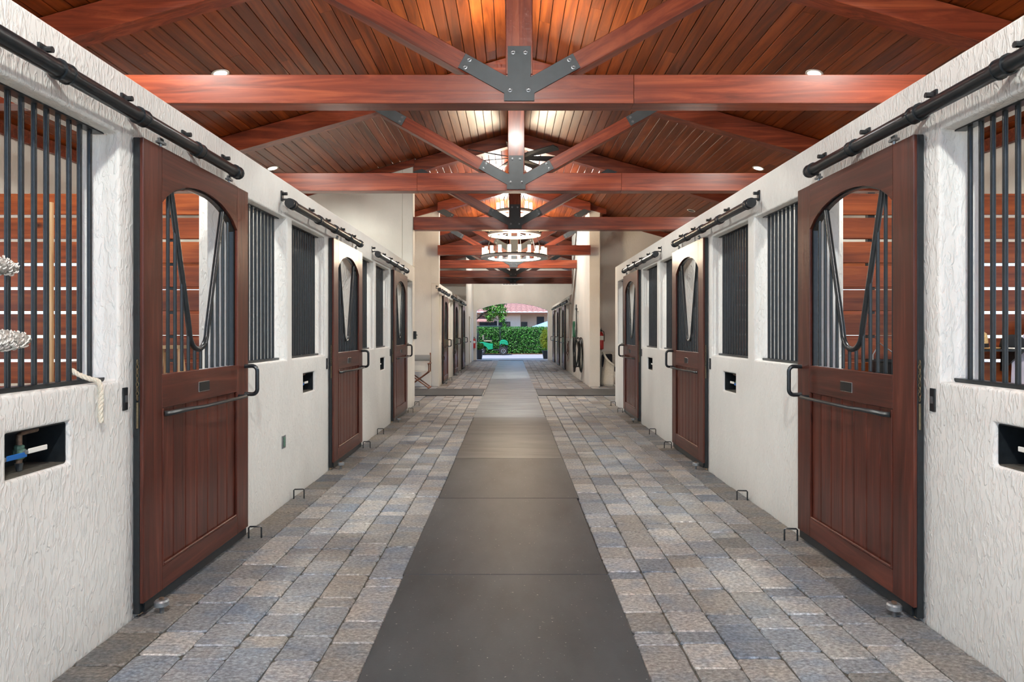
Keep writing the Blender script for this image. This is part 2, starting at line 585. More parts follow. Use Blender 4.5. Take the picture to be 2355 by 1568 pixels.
def gable_poly(x0, x1, z0=-0.05, drop=0.05):
    """outline in x,z between two x positions under the roof"""
    pts = [(x0, z0), (x1, z0), (x1, roof_z(x1) - drop)]
    if x0 < CX < x1: pts.append((CX, RIDGE - drop))
    pts.append((x0, roof_z(x0) - drop))
    return pts
LO, RO = CX - HALF, CX + HALF
smesh('wall_cross_left_near', MB().prism(gable_poly(LO, -XW[-1] - TH - 0.001) , 1, 13.16, END1).prism(gable_poly(-XW[-1] - TH - 0.0005, -XW[-1], WT + 0.001), 1, 13.16, END1), 'stucco_far', 'tall cream wall closing the near left stalls up to the wooden ceiling', bevel=0.012, seg=2)
smesh('wall_cross_left_far', MB().prism(gable_poly(LO, -XW[-1] - TH), 1, 17.9, 18.1), 'stucco_far', 'tall cream wall behind the canvas folding chair', bevel=0.012, seg=2)
smesh('wall_cross_left_corner', MB().prism(gable_poly(-XW[-1] - TH - 0.002, -XW[-1], WT + 0.0), 1, 17.9, 18.1), 'stucco_far', 'cream wall piece above the far left stall corner reaching the ceiling')
smesh('wall_left_end_return', MB().prism(gable_poly(LO, -XW[-1]), 1, 28.6, 28.8), 'stucco_far', 'tall cream wall seen over the far left stall fronts')
smesh('wall_left_end', MB().box(-XW[-1] - TH, -XW[-1], 28.8, Y1, -0.05, roof_z(-XW[-1] - TH) - 0.06), 'stucco_far', 'tall cream side wall next to the left side of the archway')
smesh('wall_right_tall', MB().box(XW[1], XW[1] + 0.285, 17.8, 23.0, -0.05, roof_z(XW[1] + 0.285) - 0.06), 'stucco_far', 'tall cream wall with hoses hanging on it', bevel=0.012, seg=2)
smesh('wall_cross_right_far', MB().prism(gable_poly(XW[1] + 0.285, RO), 1, 18.7, 18.9), 'stucco_far', 'shaded cream wall behind the white wicker armchair')
# archway at the far end
def arch_top(x, x0, x1, zs, za):
    u = (x - (x0 + x1) / 2) / ((x1 - x0) / 2)
    return zs + (za - zs) * math.sqrt(max(0.0, 1 - u * u * 0.92)) - (za - zs) * (math.sqrt(0.08)) * (abs(u) ** 6)
AX0, AX1 = -1.80, 1.89
poly = [(LO, -0.05), (AX0, -0.05), (AX0, 2.58)]
for i in range(25):
    x = AX0 + (AX1 - AX0) * i / 24
    u = (x - (AX0 + AX1) / 2) / ((AX1 - AX0) / 2)
    R_ = (1 + 0.385 ** 2 / 1) ; poly.append((x, 2.58 + 0.37 * (1 - u * u)))
poly += [(AX1, 2.58), (AX1, -0.05), (RO, -0.05), (RO, roof_z(RO) - 0.05), (CX, RIDGE - 0.05), (LO, roof_z(LO) - 0.05)]
smesh('wall_end', MB().prism(poly, 1, Y1, Y1 + 0.3), 'stucco_far', 'cream end wall with the wide arched opening')
# outer walls with stall windows
for s in (-1, 1):
    xo = HALF + s * CX
    zt = roof_z(s * xo) - 0.03
    holes = []
    for d in ([-0.3] + DOORS[s]):
        holes.append((d + 0.1, d + 1.9, 1.1, 2.5))
    if s < 0:
        holes.append((END1 + 0.25, 17.75, -1, 3.3))      # the cross aisle is open to the yard on the left
    for d in (19.2, 22.8, 26.4, 30.0):
        holes.append((d + 0.1, d + 1.5, 1.2, 2.4))
    smesh('wall_outer_%s' % SIDE[s], holed_wall(s, xo, 0.2, Y0, Y1 + 0.3, zt, holes), 'stucco_far', 'cream outer wall behind the %s stalls' % SIDE[s])
# stub piers between stalls
PIER = {-1: 2.73, 1: 2.90}
for s in (-1, 1):
    for k, yp in enumerate((5.765, 9.425)):
        smesh('wall_pier_%s_%d' % (SIDE[s], k + 1), MB().box(s * (XW[s] + TH), s * PIER[s], yp, yp + 0.17, -0.05, WT), 'stucco',
              'cream masonry pier inside the %s %s stall' % (ORD[k], SIDE[s]), bevel=0.01, seg=2)

# ------------------------------------------------------------------ ceiling, board by board
ceil = struct('ceiling', 'pitched ceiling of narrow stained tongue and groove boards', 'ceiling')
LEN = math.sqrt(1 + PITCH ** 2)
BW = 0.142
deck = MB()
for s in (-1, 1):
    xe = CX + s * (HALF + 0.5)
    poly = [(CX, RIDGE + 0.02), (xe, RIDGE - PITCH * (HALF + 0.5) + 0.02), (xe, RIDGE - PITCH * (HALF + 0.5) + 0.12), (CX, RIDGE + 0.12)]
    deck.prism(poly, 1, Y0 - 0.6, Y1 + 0.6)
obj('deck', deck, 'steel', ceil)
nb = int((HALF + 0.1) / BW)
for s in (-1, 1):
    for i in range(nb):
        a0, a1 = i * BW + 0.0035, (i + 1) * BW - 0.0035
        cuts = [Y0 - 0.3] + sorted(random.uniform(c - 3, c + 3) for c in (9.0, 20.5)) + [Y1 + 0.0]
        for k in range(3):
            ya, yb = cuts[k], cuts[k + 1]
            cy = (ya + yb) / 2
            h = (yb - ya) / 2 - 0.0008
            mb = MB()
            x0, x1 = s * a0, s * a1
            za, zb = -PITCH * a0, -PITCH * a1
            c = 0.004
            xs0, xs1 = s * (a0 + c), s * (a1 - c)
            zs0, zs1 = -PITCH * (a0 + c), -PITCH * (a1 - c)
            prof = [(xs0, zs0), (xs1, zs1), (x1, zb + 0.006), (x1, zb + 0.022), (x0, za + 0.022), (x0, za + 0.006)]
            mb.prism(prof, 1, -h, h)
            link('board', mb.mesh('board', 'board'), ceil, (CX, cy, RIDGE))

# ------------------------------------------------------------------ roof trusses
def plate_poly():
    """outline (x,z) of the Y-shaped steel plate, right half mirrored"""
    t = math.atan(0.56)
    dx, dz = math.cos(t), math.sin(t)
    nx, nz = -dz, dx
    o = (0.0, 3.607)
    hw = 0.071
    def on(l, p):
        return (o[0] + dx * l + nx * p, o[1] + dz * l + nz * p)
    tipu, tipl = on(0.585, hw), on(0.585, -hw)
    # upper arm edge meets vertical arm x=0.1025
    lu = (0.1025 - nx * hw) / dx
    ll = (0.135 + nx * hw) / dx
    right = [(0.135, 3.532), on(ll, -hw), tipl, tipu, on(lu, hw), (0.1025, 4.02)]
    left = [(-x, z) for x, z in reversed(right)]
    return right + left
def truss(y, i, halfw=(5.7, 5.7), label=''):
    t = thing('roof_truss', label, 'roof truss', (CX, y, 0), 0, 'king post trusses under the ceiling')
    D = 0.2
    seams = [-halfw[0]] + {1: [1.02], 2: [-1.43, 1.52]}.get(i, []) + [halfw[1]]
    for a_, b_ in zip(seams[:-1], seams[1:]):
        obj('tie_beam', MB().box(a_ + 0.0008, b_ - 0.0008, 0, D, 3.514, 3.77), 'beam_x', t, bevel=0.004)
    obj('king_post', MB().box(-0.12, 0.12, 0.0, D, 3.771, 5.25), 'beam_z', t, bevel=0.006)
    th = math.atan(0.56)
    for s in (-1, 1):
        # strut, built along its own axis
        L0, L1 = 0.25, 2.20
        mb = MB().box(L0, L1, 0.012, D - 0.012, -0.08, 0.08)
        o = obj('strut', mb, 'beam_x', t, bevel=0.005, loc=(0, 0, 3.607))
        o.rotation_euler = (0, -th, 0) if s > 0 else (0, th + PI, 0)
        if s < 0:
            o.rotation_euler = (0, PI + th, 0)
        # rafter
        e = min(halfw[0] if s < 0 else halfw[1], 5.7)
        pl = [(0, 5.475), (s * e, 5.475 - PITCH * e), (s * e, 5.475 - PITCH * e - 0.26), (0, 5.215)]
        obj('rafter', MB().prism(pl, 1, 0.0, D), 'beam_x', t, bevel=0.005)
        # upper plate joining strut and rafter
        for yy in (-0.008,):
            xh = 1.915
            dx, dz = math.cos(th), math.sin(th)
            hw = 0.073
            c = []
            for l_, p_ in ((-0.34, hw), (-0.34, -hw)):
                c.append((xh + l_ * dx - p_ * dz, 3.607 + 0.56 * xh + l_ * dz + p_ * dx))
            for p_ in (-hw, hw):
                # where the strut edge meets the rafter underside, a little into the rafter
                x_ = (5.475 - 0.26 + 0.03 - 3.607 - p_ * math.sqrt(1 + 0.56 ** 2)) / (0.56 + PITCH)
                c.append((x_, 3.607 + 0.56 * x_ + p_ * math.sqrt(1 + 0.56 ** 2)))
            pl = obj('strut_plate', MB().prism([(s * p[0], p[1]) for p in c], 1, -0.008, -0.0005), 'gusset', t)
            for q in (0.29, ):
                for w in (-0.035, 0.035):
                    bx, bz = xh - q * dx - dz * w, 3.607 + 0.56 * xh - q * dz + dx * w
                    obj('bolt', MB().lathe([(0.016, -0.021), (0.016, -0.012), (0.02, -0.012), (0.02, -0.008)], 8, (s * bx, 0, bz), 1), 'bolt', pl)
    pl = obj('gusset_plate', MB().prism(plate_poly(), 1, -0.012, -0.0005), 'gusset', t, bevel=0.002)
    dx, dz = math.cos(th), math.sin(th)
    pos = [(-0.055, 3.965), (0.055, 3.965), (-0.082, 3.63), (0.082, 3.63)]
    for s in (-1, 1):
        for w in (-0.038, 0.038):
            l = 0.53
            pos.append((s * (dx * l - dz * w), 3.607 + dz * l + dx * w))
    for bx, bz in pos:
        obj('bolt', MB().lathe([(0.007, -0.031), (0.015, -0.024), (0.015, -0.017), (0.021, -0.016), (0.021, -0.0122)], 8, (bx, 0, bz), 1), 'bolt', pl, smooth=True)
    return t
TY = [2.2, 5.88, 9.53, 13.19, 17.50, 21.16, 24.80, 28.05]
TL = ['roof truss almost overhead, only its outer rafters in the top corners',
      'nearest full roof truss, with the largest dark Y plate', 'second roof truss, below the nearest one, with warm lit beams',
      'dark third roof truss in front of the chandelier', 'fourth roof truss between the walls behind the chandelier', 'fifth roof truss, just under the lowest chandelier ring',
      'sixth roof truss with an orange lit tie beam', 'last and lowest dark roof truss before the archway wall']
for i, y in enumerate(TY):
    if i == 0: continue
    if i == 4:
        hw = (XW[-1] + CX - 0.005, XW[1] - CX - 0.005)
    elif i == 3:
        hw = (XW[-1] + CX - 0.004, 5.6)
    elif i == 5:
        hw = (5.6, XW[1] - CX - 0.005)
    elif i == 7:
        hw = (5.6, 5.6)
    else:
        hw = (5.6, 5.6)
    truss(y, i, hw, TL[i])

# crown boards where tall walls meet the ceiling
def crown(n, x0, x1, y, label):
    pts = [(x0, roof_z(x0) - 0.01), (x1, roof_z(x1) - 0.01), (x1, roof_z(x1) - 0.16), (x0, roof_z(x0) - 0.16)]
    smesh('trim_%d' % n, MB().prism(pts, 1, y - 0.05, y - 0.0005), 'beam_x', label, 'trim', bevel=0.012, seg=2)
crown(1, LO, -XW[-1] + 0.03, 13.16, 'stained crown board on top of the tall near left wall')
crown(2, LO, -XW[-1] + 0.03, 17.9, 'stained crown board above the canvas chair wall')
crown(3, XW[1] - 0.02, XW[1] + 0.45, 17.8, 'stained crown block on top of the tall right wall end')
crown(4, XW[1] + 0.46, RO, 18.7, 'stained crown board above the shaded wicker chair wall')
for s in (-1, 1):
    x = s * (HALF + s * CX)
    smesh('trim_%d' % (5 if s < 0 else 6), MB().box(x - s * 0.05, x - s * 0.0005, Y0, 13.1, roof_z(x) - 0.17, roof_z(x) - 0.02), 'beam_x', 'stained crown board along the outer %s stall wall' % SIDE[s], 'trim')

# ------------------------------------------------------------------ floor: base, pavers, mats
floor = struct('floor', 'tumbled grey and tan stone paver floor of the stable aisle', 'floor')
obj('sand_bed', MB().box(-XW[-1] - 0.0, XW[1] + 0.0, Y0, Y1 + 0.3, -0.08, -0.012), 'joint', floor)
obj('cross_aisle_bed', MB().box(LO - 0.2, -XW[-1] - 0.001, END1, 17.9, -0.08, -0.012), 'joint', floor)
obj('cross_aisle_bed', MB().box(XW[1] + 0.001, RO + 0.2, END1, 18.7, -0.08, -0.012), 'joint', floor)
MX0, MX1 = -0.65, 0.59
def paver_data(w, l, rng, fine):
    hx, hy = w / 2 - 0.0045, l / 2 - 0.0018
    r = 0.013
    out = []
    n = 3 if fine else 1
    cs = [(-hx, -hy), (hx, -hy), (hx, hy), (-hx, hy)]
    for k in range(4):
        a, b = cs[k], cs[(k + 1) % 4]
        d = ((b[0] - a[0]), (b[1] - a[1]))
        Ld = math.hypot(*d)
        d = (d[0] / Ld, d[1] / Ld)
        rr = r * rng.uniform(0.5, 1.6)
        ts = [rr] + [rr + (Ld - 2 * rr) * (i + 1) / (n + 1) for i in range(n)] + [Ld - rr] if fine else [rr, Ld - rr]
        for t in ts:
            j = rng.uniform(-0.0035, 0.002) if fine else rng.uniform(-0.003, 0.001)
            out.append((a[0] + d[0] * t - d[1] * -j * -1, a[1] + d[1] * t + d[0] * -j * -1))
    m = len(out)
    top = rng.uniform(-0.003, 0.003)
    vs = [(x, y, -0.012) for x, y in out] + [(x, y, top - 0.006) for x, y in out]
    vs += [(x * (1 - 0.006 / hx), y * (1 - 0.006 / hy), top) for x, y in out]
    fs = []
    for lv in range(2):
        for i in range(m):
            j = (i + 1) % m
            fs.append((lv * m + i, lv * m + j, (lv + 1) * m + j, (lv + 1) * m + i))
    fs.append(tuple(2 * m + i for i in range(m)))
    return vs, fs
rng = random.Random(3)
LCLS = [0.125, 0.235, 0.34]
lib = {}
def shared(w, l, dirty=False):
    key = (round(w, 3), round(l, 3), dirty)
    if key not in lib:
        lib[key] = []
        for q in range(4):
            vs, fs = paver_data(w, l, rng, True)
            me = bpy.data.meshes.new('paver')
            me.from_pydata(vs, [], fs)
            me.materials.append(M['stone_dirty' if dirty else 'stone_one'])
            me.materials.append(M['stone_edge'])
            if not dirty:
                m = len(vs) // 3
                for fi in range(m, 2 * m):        # worn chamfer on the front and back edges
                    f = fs[fi]
                    a, b = vs[f[0]], vs[f[1]]
                    if abs(a[1] - b[1]) < 0.008 and rng.random() < 0.75:
                        me.polygons[fi].material_index = 1
            lib[key].append(me)
    return rng.choice(lib[key])
field, field_d = MB(), MB()
npav = 0
def paver_col(x0, x1, ya, yb, single_until, lens=LCLS, wts=(3, 4, 3), dirty=False):
    global npav
    y = ya - rng.uniform(0, 0.2)
    prev = None
    while y < yb:
        l = rng.choices(lens, wts)[0]
        if l == prev == lens[0]: l = lens[1]
        prev = l
        if y + l > yb: l = yb - y
        if l < 0.05: break
        if y < single_until and l in lens:
            link('paver', shared(x1 - x0, l, dirty), floor, ((x0 + x1) / 2, y + l / 2, 0), (0, 0, rng.choice((0, PI)) + rng.uniform(-0.008, 0.008)))
            npav += 1
        else:
            vs, fs = paver_data(x1 - x0, l, rng, False)
            cx, cy = (x0 + x1) / 2, y + l / 2
            (field_d if dirty else field).add([(a + cx, b + cy, c) for a, b, c in vs], fs)
        y += l
LC = [MX0 - i * 0.215 for i in range(6)] + [-XW[-1]]
RC = [MX1 + i * 0.215 for i in range(7)] + [XW[1]]
for i in range(len(LC) - 1):
    last = i == len(LC) - 2
    paver_col(LC[i + 1], LC[i], 1.9, Y1, 6.4, [0.16, 0.24, 0.32] if last else LCLS, dirty=last)
for i in range(len(RC) - 1):
    last = i == len(RC) - 2
    paver_col(RC[i], RC[i + 1], 1.9, Y1, 6.4, [0.16, 0.24, 0.32] if last else LCLS, dirty=last)
for k in range(17):
    a = -XW[-1] - 0.01 - k * 0.22
    paver_col(a - 0.22, a, END1 + 0.2, 17.88, -1)
    a = XW[1] + 0.01 + k * 0.22
    paver_col(a, a + 0.22, END1, 18.68 if k else 17.78, -1)
fm = bpy.data.meshes.new('paver_field')
fm.from_pydata(field.v, [], field.f)
fm.materials.append(M['stone_many'])
fo = link('paver_field', fm, floor)
fo['kind'] = 'stuff'
fm = bpy.data.meshes.new('border_field')
fm.from_pydata(field_d.v, [], field_d.f)
fm.materials.append(M['stone_dirty_many'])
fo = link('border_field', fm, floor)
fo['kind'] = 'stuff'

def mat_slab(name, x0, x1, y0, y1, z0, z1, label, group=None, rz=0.0, mat='rubber'):
    cx, cy = (x0 + x1) / 2, (y0 + y1) / 2
    hx, hy = (x1 - x0) / 2, (y1 - y0) / 2
    mb = MB().box(-hx, hx, -hy, hy, z0, z1)
    o = obj(name, mb, mat, bevel=0.004, loc=(cx, cy, 0))
    o.rotation_euler = (0, 0, rz)
    return tag(o, label, 'floor mat', group)
SE = 4.0
mats = [(SE + 1.83 * k, SE + 1.83 * (k + 1)) for k in range(-1, 16)]
ml = ['largest black rubber mat, at the bottom edge of the picture', 'black rubber aisle mat between the nearest pair of stall doors', 'black rubber aisle mat level with the first floor staples against the walls',
      'rubber aisle mat between the second pair of stall doors', 'rubber aisle mat just past the second pair of doors', 'rubber aisle mat between the third pair of stall doors',
      'rubber aisle mat where the cross aisle begins', 'rubber aisle mat between the two wide cross runners', 'rubber aisle mat just past the cross runners',
      'pale far mat level with the black hose coil', 'pale far mat level with the green hose', 'pale far mat level with the middle far left door', 'pale far mat level with the brown leather halter',
      'pale far mat level with the last far left door', 'pale far mat level with the middle far right door', 'pale far mat level with the white service door', 'last rubber mat before the archway']
for i, (a, b) in enumerate(mats):
    if b > Y1: break
    off = random.uniform(-0.012, 0.012) if i > 0 else 0
    mat_slab('rubber_mat', MX0 + off, MX1 + off, a + 0.003, b - 0.003, -0.0115, 0.013, ml[i], 'rubber mats along the aisle', mat='rubber' if i < 3 else 'rubber_mid' if i < 5 else 'rubber_sheen')
mat_slab('rubber_mat', -5.6, MX0 - 0.03, 15.2, 16.9, 0.0035, 0.02, 'wide rubber runner across the cross aisle in front of the canvas chair')
mat_slab('rubber_mat', MX1 + 0.03, 5.7, 15.2, 16.9, 0.0035, 0.02, 'wide rubber runner across the cross aisle in front of the wicker chair')

# stall floors, ground outside
for s in (-1, 1):
    smesh('floor_stalls_%s' % SIDE[s], MB().box(s * (XW[s] + 0.001), s * (HALF + s * CX + 0.19), Y0, END1 - 0.001, -0.1, -0.02), 'shavings', 'tan bedding floor of the %s stalls' % SIDE[s], 'floor')
    smesh('floor_stalls_%s_far' % SIDE[s], MB().box(s * (XW[s] + 0.001), s * (HALF + s * CX + 0.19), 18.71, Y1 + 0.29, -0.1, -0.02), 'shavings', 'bedding floor behind the far %s stall fronts' % SIDE[s], 'floor')
smesh('ground_forecourt', MB().box(-60, 60, -60, Y0 - 0.001, -0.2, -0.03), 'concrete', 'pale concrete forecourt behind the viewpoint', 'ground')
smesh('ground_sides_left', MB().box(-60, LO - 0.21, Y0, Y1 + 0.3, -0.2, -0.03), 'concrete', 'pale concrete yard left of the stable', 'ground')
smesh('ground_sides_right', MB().box(RO + 0.21, 60, Y0, Y1 + 0.3, -0.2, -0.03), 'concrete', 'pale concrete yard right of the stable', 'ground')
smesh('ground_apron', MB().box(-60, 60, Y1 + 0.301, 36.5, -0.2, -0.01), 'concrete', 'bright concrete apron just outside the archway', 'ground')
smesh('ground_drive', MB().box(-60, 60, 36.501, 43.3, -0.2, -0.02), 'asphalt', 'pale asphalt driveway in front of the hedge', 'ground')
smesh('ground_bed', MB().box(-60, 60, 43.301, 120, -0.2, 0.0), 'mulch', 'brown mulch bed below the hedge', 'ground')

# ------------------------------------------------------------------ sliding stall doors
def door_meshes(s):
    """local frame: x = -s*w (w = out from the wall face), y = along the wall, z up"""
    R = {}
    def bx(mb, w0, w1, u0, u1, z0, z1):
        return mb.box(-s * w0, -s * w1, u0, u1, z0, z1)
    def pr(mb, poly, w0, w1):
        return mb.prism(poly, 0, -s * w0, -s * w1)
    W, ZT, ZB = DW, 2.487, 0.077
    U0, U1 = 0.185, W - 0.19
    ZS, ZA = 2.185, 2.35
    def arch(u):
        c = (u - (U0 + U1) / 2) / ((U1 - U0) / 2)
        return ZS + (ZA - ZS) * (math.sqrt(max(0, 1.25 - c * c)) - 0.5) / (math.sqrt(1.25) - 0.5)
    # steel frame behind the wood
    fr = MB()
    bx(fr, 0.006, 0.040, 0.0, 0.05, 0.022, ZT)
    bx(fr, 0.006, 0.040, W - 0.05, W, 0.022, ZT)
    bx(fr, 0.006, 0.040, 0.05, W - 0.05, ZT - 0.05, ZT)
    bx(fr, 0.006, 0.040, 0.05, W - 0.05, 0.022, 0.077)
    bx(fr, 0.006, 0.040, 0.05, W - 0.05, 1.05, 1.245)
    R['steel_frame'] = [(fr.mesh('steel_frame', 'steel', bevel=0.003))]
    # arched steel liner inside the opening
    ln = MB()
    us = [U0 + (U1 - U0) * i / 16 for i in range(17)]
    outer = [(U0 - 0.05, 1.25), (U0 - 0.05, ZS)] + [(u, arch(u) + 0.05) for u in us] + [(U1 + 0.05, ZS), (U1 + 0.05, 1.25)]
    inner = [(U0 + 0.012, 1.25), (U0 + 0.012, ZS - 0.008)] + [(u, arch(u) - 0.012) for u in us[1:-1]]
    inner = [(U0 + 0.012, 1.25), (U0 + 0.012, ZS)] + [(U0 + 0.012 + (U1 - U0 - 0.024) * i / 16, arch(us[i]) - 0.012) for i in range(17)] + [(U1 - 0.012, ZS), (U1 - 0.012, 1.25)]
    m = len(outer)
    for i in range(m - 1):
        vs = []
        for w in (0.008, 0.0395):
            for q in (outer[i], outer[i + 1], inner[i + 1], inner[i]):
                vs.append((-s * w, q[0], q[1]))
        ln.add(vs, [(0, 1, 2, 3), (7, 6, 5, 4), (0, 4, 5, 1), (2, 6, 7, 3)])
    R['arch_liner'] = [ln.mesh('arch_liner', 'steel')]
    # wood face
    w0, w1 = 0.0405, 0.060
    R['stile'] = [bx(MB(), w0, w1, 0.0, U0, ZB, ZT).mesh('stile', 'door_v', bevel=0.004, seg=2), bx(MB(), w0, w1, U1, W, ZB, ZT).mesh('stile', 'door_v', bevel=0.004, seg=2)]
    poly = [(U0 + 0.0005, ZT), (U0 + 0.0005, ZS)] + [(u, arch(u)) for u in us[1:-1]] + [(U1 - 0.0005, ZS), (U1 - 0.0005, ZT)]
    R['arched_rail'] = [pr(MB(), poly, w0, w1).mesh('arched_rail', 'door_h')]
    R['middle_rail'] = [bx(MB(), w0, w1, U0 + 0.0005, U1 - 0.0005, 1.065, 1.25).mesh('middle_rail', 'door_h', bevel=0.003)]
    R['bottom_rail'] = [bx(MB(), w0, w1, U0 + 0.0005, U1 - 0.0005, ZB, 0.205).mesh('bottom_rail', 'door_h', bevel=0.003)]
    ps = []
    nbd = 7
    bw = (U1 - U0 - 0.001) / nbd
    for k in range(nbd):
        a, b = U0 + 0.0005 + k * bw, U0 + 0.0005 + (k + 1) * bw
        c = 0.007
        pf = [(-s * 0.0405, a), (-s * 0.0405, b), (-s * 0.043, b), (-s * 0.048, b - c), (-s * 0.048, a + c), (-s * 0.043, a)]
        ps.append(MB().prism(pf, 2, 0.206, 1.064).mesh('panel_board', 'door_v'))
    R['panel_board'] = ps
    mo = MB()
    bx(mo, 0.0485, 0.064, U0 + 0.001, U0 + 0.016, 0.206, 1.064)
    bx(mo, 0.0485, 0.064, U1 - 0.016, U1 - 0.001, 0.206, 1.064)
    bx(mo, 0.0485, 0.064, U0 + 0.0165, U1 - 0.0165, 0.206, 0.221)
    R['panel_moulding'] = [mo.mesh('panel_moulding', 'door_v', bevel=0.004)]
    # yoke
    cu = W / 2 - 0.01
    pts = []
    leg0, leg1 = (0.335, 2.295), (0.118, 1.505)
    for i in range(7):
        t = i / 6
        pts.append((leg0[0] + (leg1[0] - leg0[0]) * t, leg0[1] + (leg1[1] - leg0[1]) * t))
    for i in range(1, 6):
        a = PI * 0.5 * i / 6 + 0.15 * (1 - i / 6)
        pts.append((0.118 * math.cos(a) ** 0.9 if math.cos(a) > 0 else 0, 1.505 - 0.13 * math.sin(a)))
    pts.append((0.0, 1.374))
    path = [(-s * 0.026, cu - x, z) for x, z in pts] + [(-s * 0.026, cu + x, z) for x, z in reversed(pts[:-1])]
    R['yoke'] = [MB().tube(path, 0.0165, 10).mesh('yoke', 'steel', smooth=True)]
    half = pts
    def yoke_z(x):
        x = abs(x)
        if x >= leg0[0]: return 9
        for i in range(len(half) - 1):
            xa, za = half[i]; xb, zb = half[i + 1]
            if xb <= x <= xa:
                return zb + (za - zb) * ((x - xb) / max(1e-6, xa - xb))
        return 1.374
    bs = []
    for k in range(12):
        u = cu + (k - 5.5) * 0.0785
        zt = min(arch(u) - 0.01, yoke_z(u - cu) - 0.004)
        bs.append(MB().tube([(-s * 0.022, u, 1.251), (-s * 0.022, u, zt)], 0.0105, 8).mesh('bar', 'steel', smooth=True))
    R['bar'] = bs
    # pull handle
    hp = [(0.060, 1.236), (0.108, 1.238)] + [(0.112 + 0.036 * math.sin(a * PI / 12), 1.202 + 0.036 * math.cos(a * PI / 12)) for a in range(0, 7)]
    hp += [(0.112 + 0.036 * math.cos(a * PI / 12), 1.073 - 0.036 * math.sin(a * PI / 12)) for a in range(0, 7)] + [(0.108, 1.037), (0.060, 1.039)]
    R['handle'] = [MB().tube([(-s * w, 1.30, z) for w, z in hp], 0.0145, 8).mesh('handle', 'steel', smooth=True)]
    np_ = MB()
    bx(np_, 0.0605, 0.064, 0.60, 0.74, 1.115, 1.178)
    R['name_plate'] = [np_.mesh('name_plate', 'chrome', bevel=0.001)]
    n2 = MB()
    bx(n2, 0.0645, 0.0665, 0.604, 0.736, 1.119, 1.174)
    R['plate_face'] = [n2.mesh('plate_face', 'hose_black')]
    bp = [(0.062, 0.20), (0.082, 0.22), (0.088, 0.40), (0.10, 0.46), (0.122, 0.53), (0.125, 1.14), (0.122, 1.172), (0.105, 1.185), (0.062, 1.187)]
    R['blanket_bar'] = [MB().tube([(-s * w, u, 1.035) for w, u in bp], [0.015, 0.015, 0.014, 0.012, 0.011, 0.011, 0.011, 0.011, 0.011], 8).mesh('blanket_bar', 'steel', smooth=True)]
    # bottom guide strip
    gs = MB()
    bx(gs, 0.0405, 0.05, 0.03, W - 0.01, 0.022, 0.0765)
    R['bottom_channel'] = [gs.mesh('bottom_channel', 'steel')]
    # hangers
    hg = []
    for u in (0.19, 1.06):
        h = MB()
        h.tube([(-s * 0.048, u, ZT), (-s * 0.05, u, 2.535)], 0.008, 6)
        bx(h, 0.036, 0.064, u - 0.03, u + 0.03, 2.505, 2.517)
        bx(h, 0.042, 0.056, u - 0.02, u + 0.02, 2.517, 2.535)
        hg.append(h.mesh('hanger', 'zinc'))
    R['hanger'] = hg
    # chain at the near edge
    ch = MB()
    for k in range(9):
        z = 1.325 - k * 0.023
        ring = []
        for q in range(8):
            a = 2 * PI * q / 8
            dx, dz = 0.006 * math.cos(a), 0.014 * math.sin(a)
            ring.append((-s * (0.034 + (dx if k % 2 else 0)), -0.009 + (0 if k % 2 else dx), z + dz))
        ch.tube(ring, 0.0022, 5, closed=True)
    ch.tube([(-s * 0.034, -0.009, 1.118), (-s * 0.034, -0.009, 0.985)], 0.006, 6)
    R['chain'] = [ch.mesh('chain', 'brass', smooth=True)]
    return R
DM = {s: door_meshes(s) for s in (-1, 1)}
door_n = 0
def put_door(s, y, label, chain=True):
    global door_n
    door_n += 1
    t = struct('door_%d' % door_n, label, 'stall door', (s * XW[s], y, 0))
    t['group'] = 'sliding stall doors'
    plate = None
    for nm, ms in DM[s].items():
        if nm == 'chain' and not chain: continue
        for me in ms:
            par = t
            if nm == 'plate_face': par = plate
            o = link(nm, me, par)
            if nm == 'name_plate': plate = o
    return t
def track_meshes(s):
    R = {}
    w, z, r = 0.092, 2.565, 0.036
    tb = MB().tube([(-s * w, -1.50, z), (-s * w, 1.10, z)], r, 14)
    R['rail_tube'] = [tb.mesh('rail_tube', 'steel', smooth=True)]
    br = []
    for u in (-1.44, -0.66, -0.08, 0.53, 1.07):
        b = MB()
        b.tube([(-s * w, u - 0.028, z), (-s * w, u + 0.028, z)], r + 0.006, 14)
        for e in (-0.032, 0.022):
            b.tube([(-s * w, u + e, z), (-s * w, u + e + 0.01, z)], r + 0.009, 14)
        b.box(-s * 0.001, -s * 0.012, u - 0.022, u + 0.022, z + 0.03, z + 0.115)
        b.box(-s * 0.0125, -s * w, u - 0.018, u + 0.018, z + r, z + r + 0.012)
        b.lathe([(0.011, 0.0), (0.013, 0.010), (0.009, 0.02)], 8, (0, u, z + 0.078), 0) if False else None
        b.tube([(-s * 0.0125, u, z + 0.092), (-s * 0.05, u, z + 0.092)], 0.014, 8)
        br.append(b.mesh('bracket', 'steel', smooth=True))
    R['bracket'] = br
    cp = []
    for u in (-1.515, 1.1):
        cp.append(MB().tube([(-s * w, u, z), (-s * w, u + 0.015, z)], r + 0.005, 14).mesh('end_cap', 'steel', smooth=True))
    R['end_cap'] = cp
    return R
TM = {s: track_meshes(s) for s in (-1, 1)}
def put_track(s, y, label):
    t = thing('door_track', label, 'door track', (s * XW[s], y, 0), 0, 'round sliding door tracks')
    for nm, ms in TM[s].items():
        for me in ms:
            link(nm, me, t)
def staple(s, y, label, w=0.03):
    p = [(0, 0, -0.01), (0, 0, 0.075), (0.008, 0, 0.083), (0.08, 0.01, 0.083), (0.088, 0.01, 0.075), (0.088, 0.01, -0.01)]
    tag(obj('floor_staple', MB().tube([(-s * a, b, c) for a, b, c in p], 0.006, 6), 'steel', smooth=True, loc=(s * (XW[s] - w), y, 0)), label, 'floor staple', 'bent steel staples set in the paving')
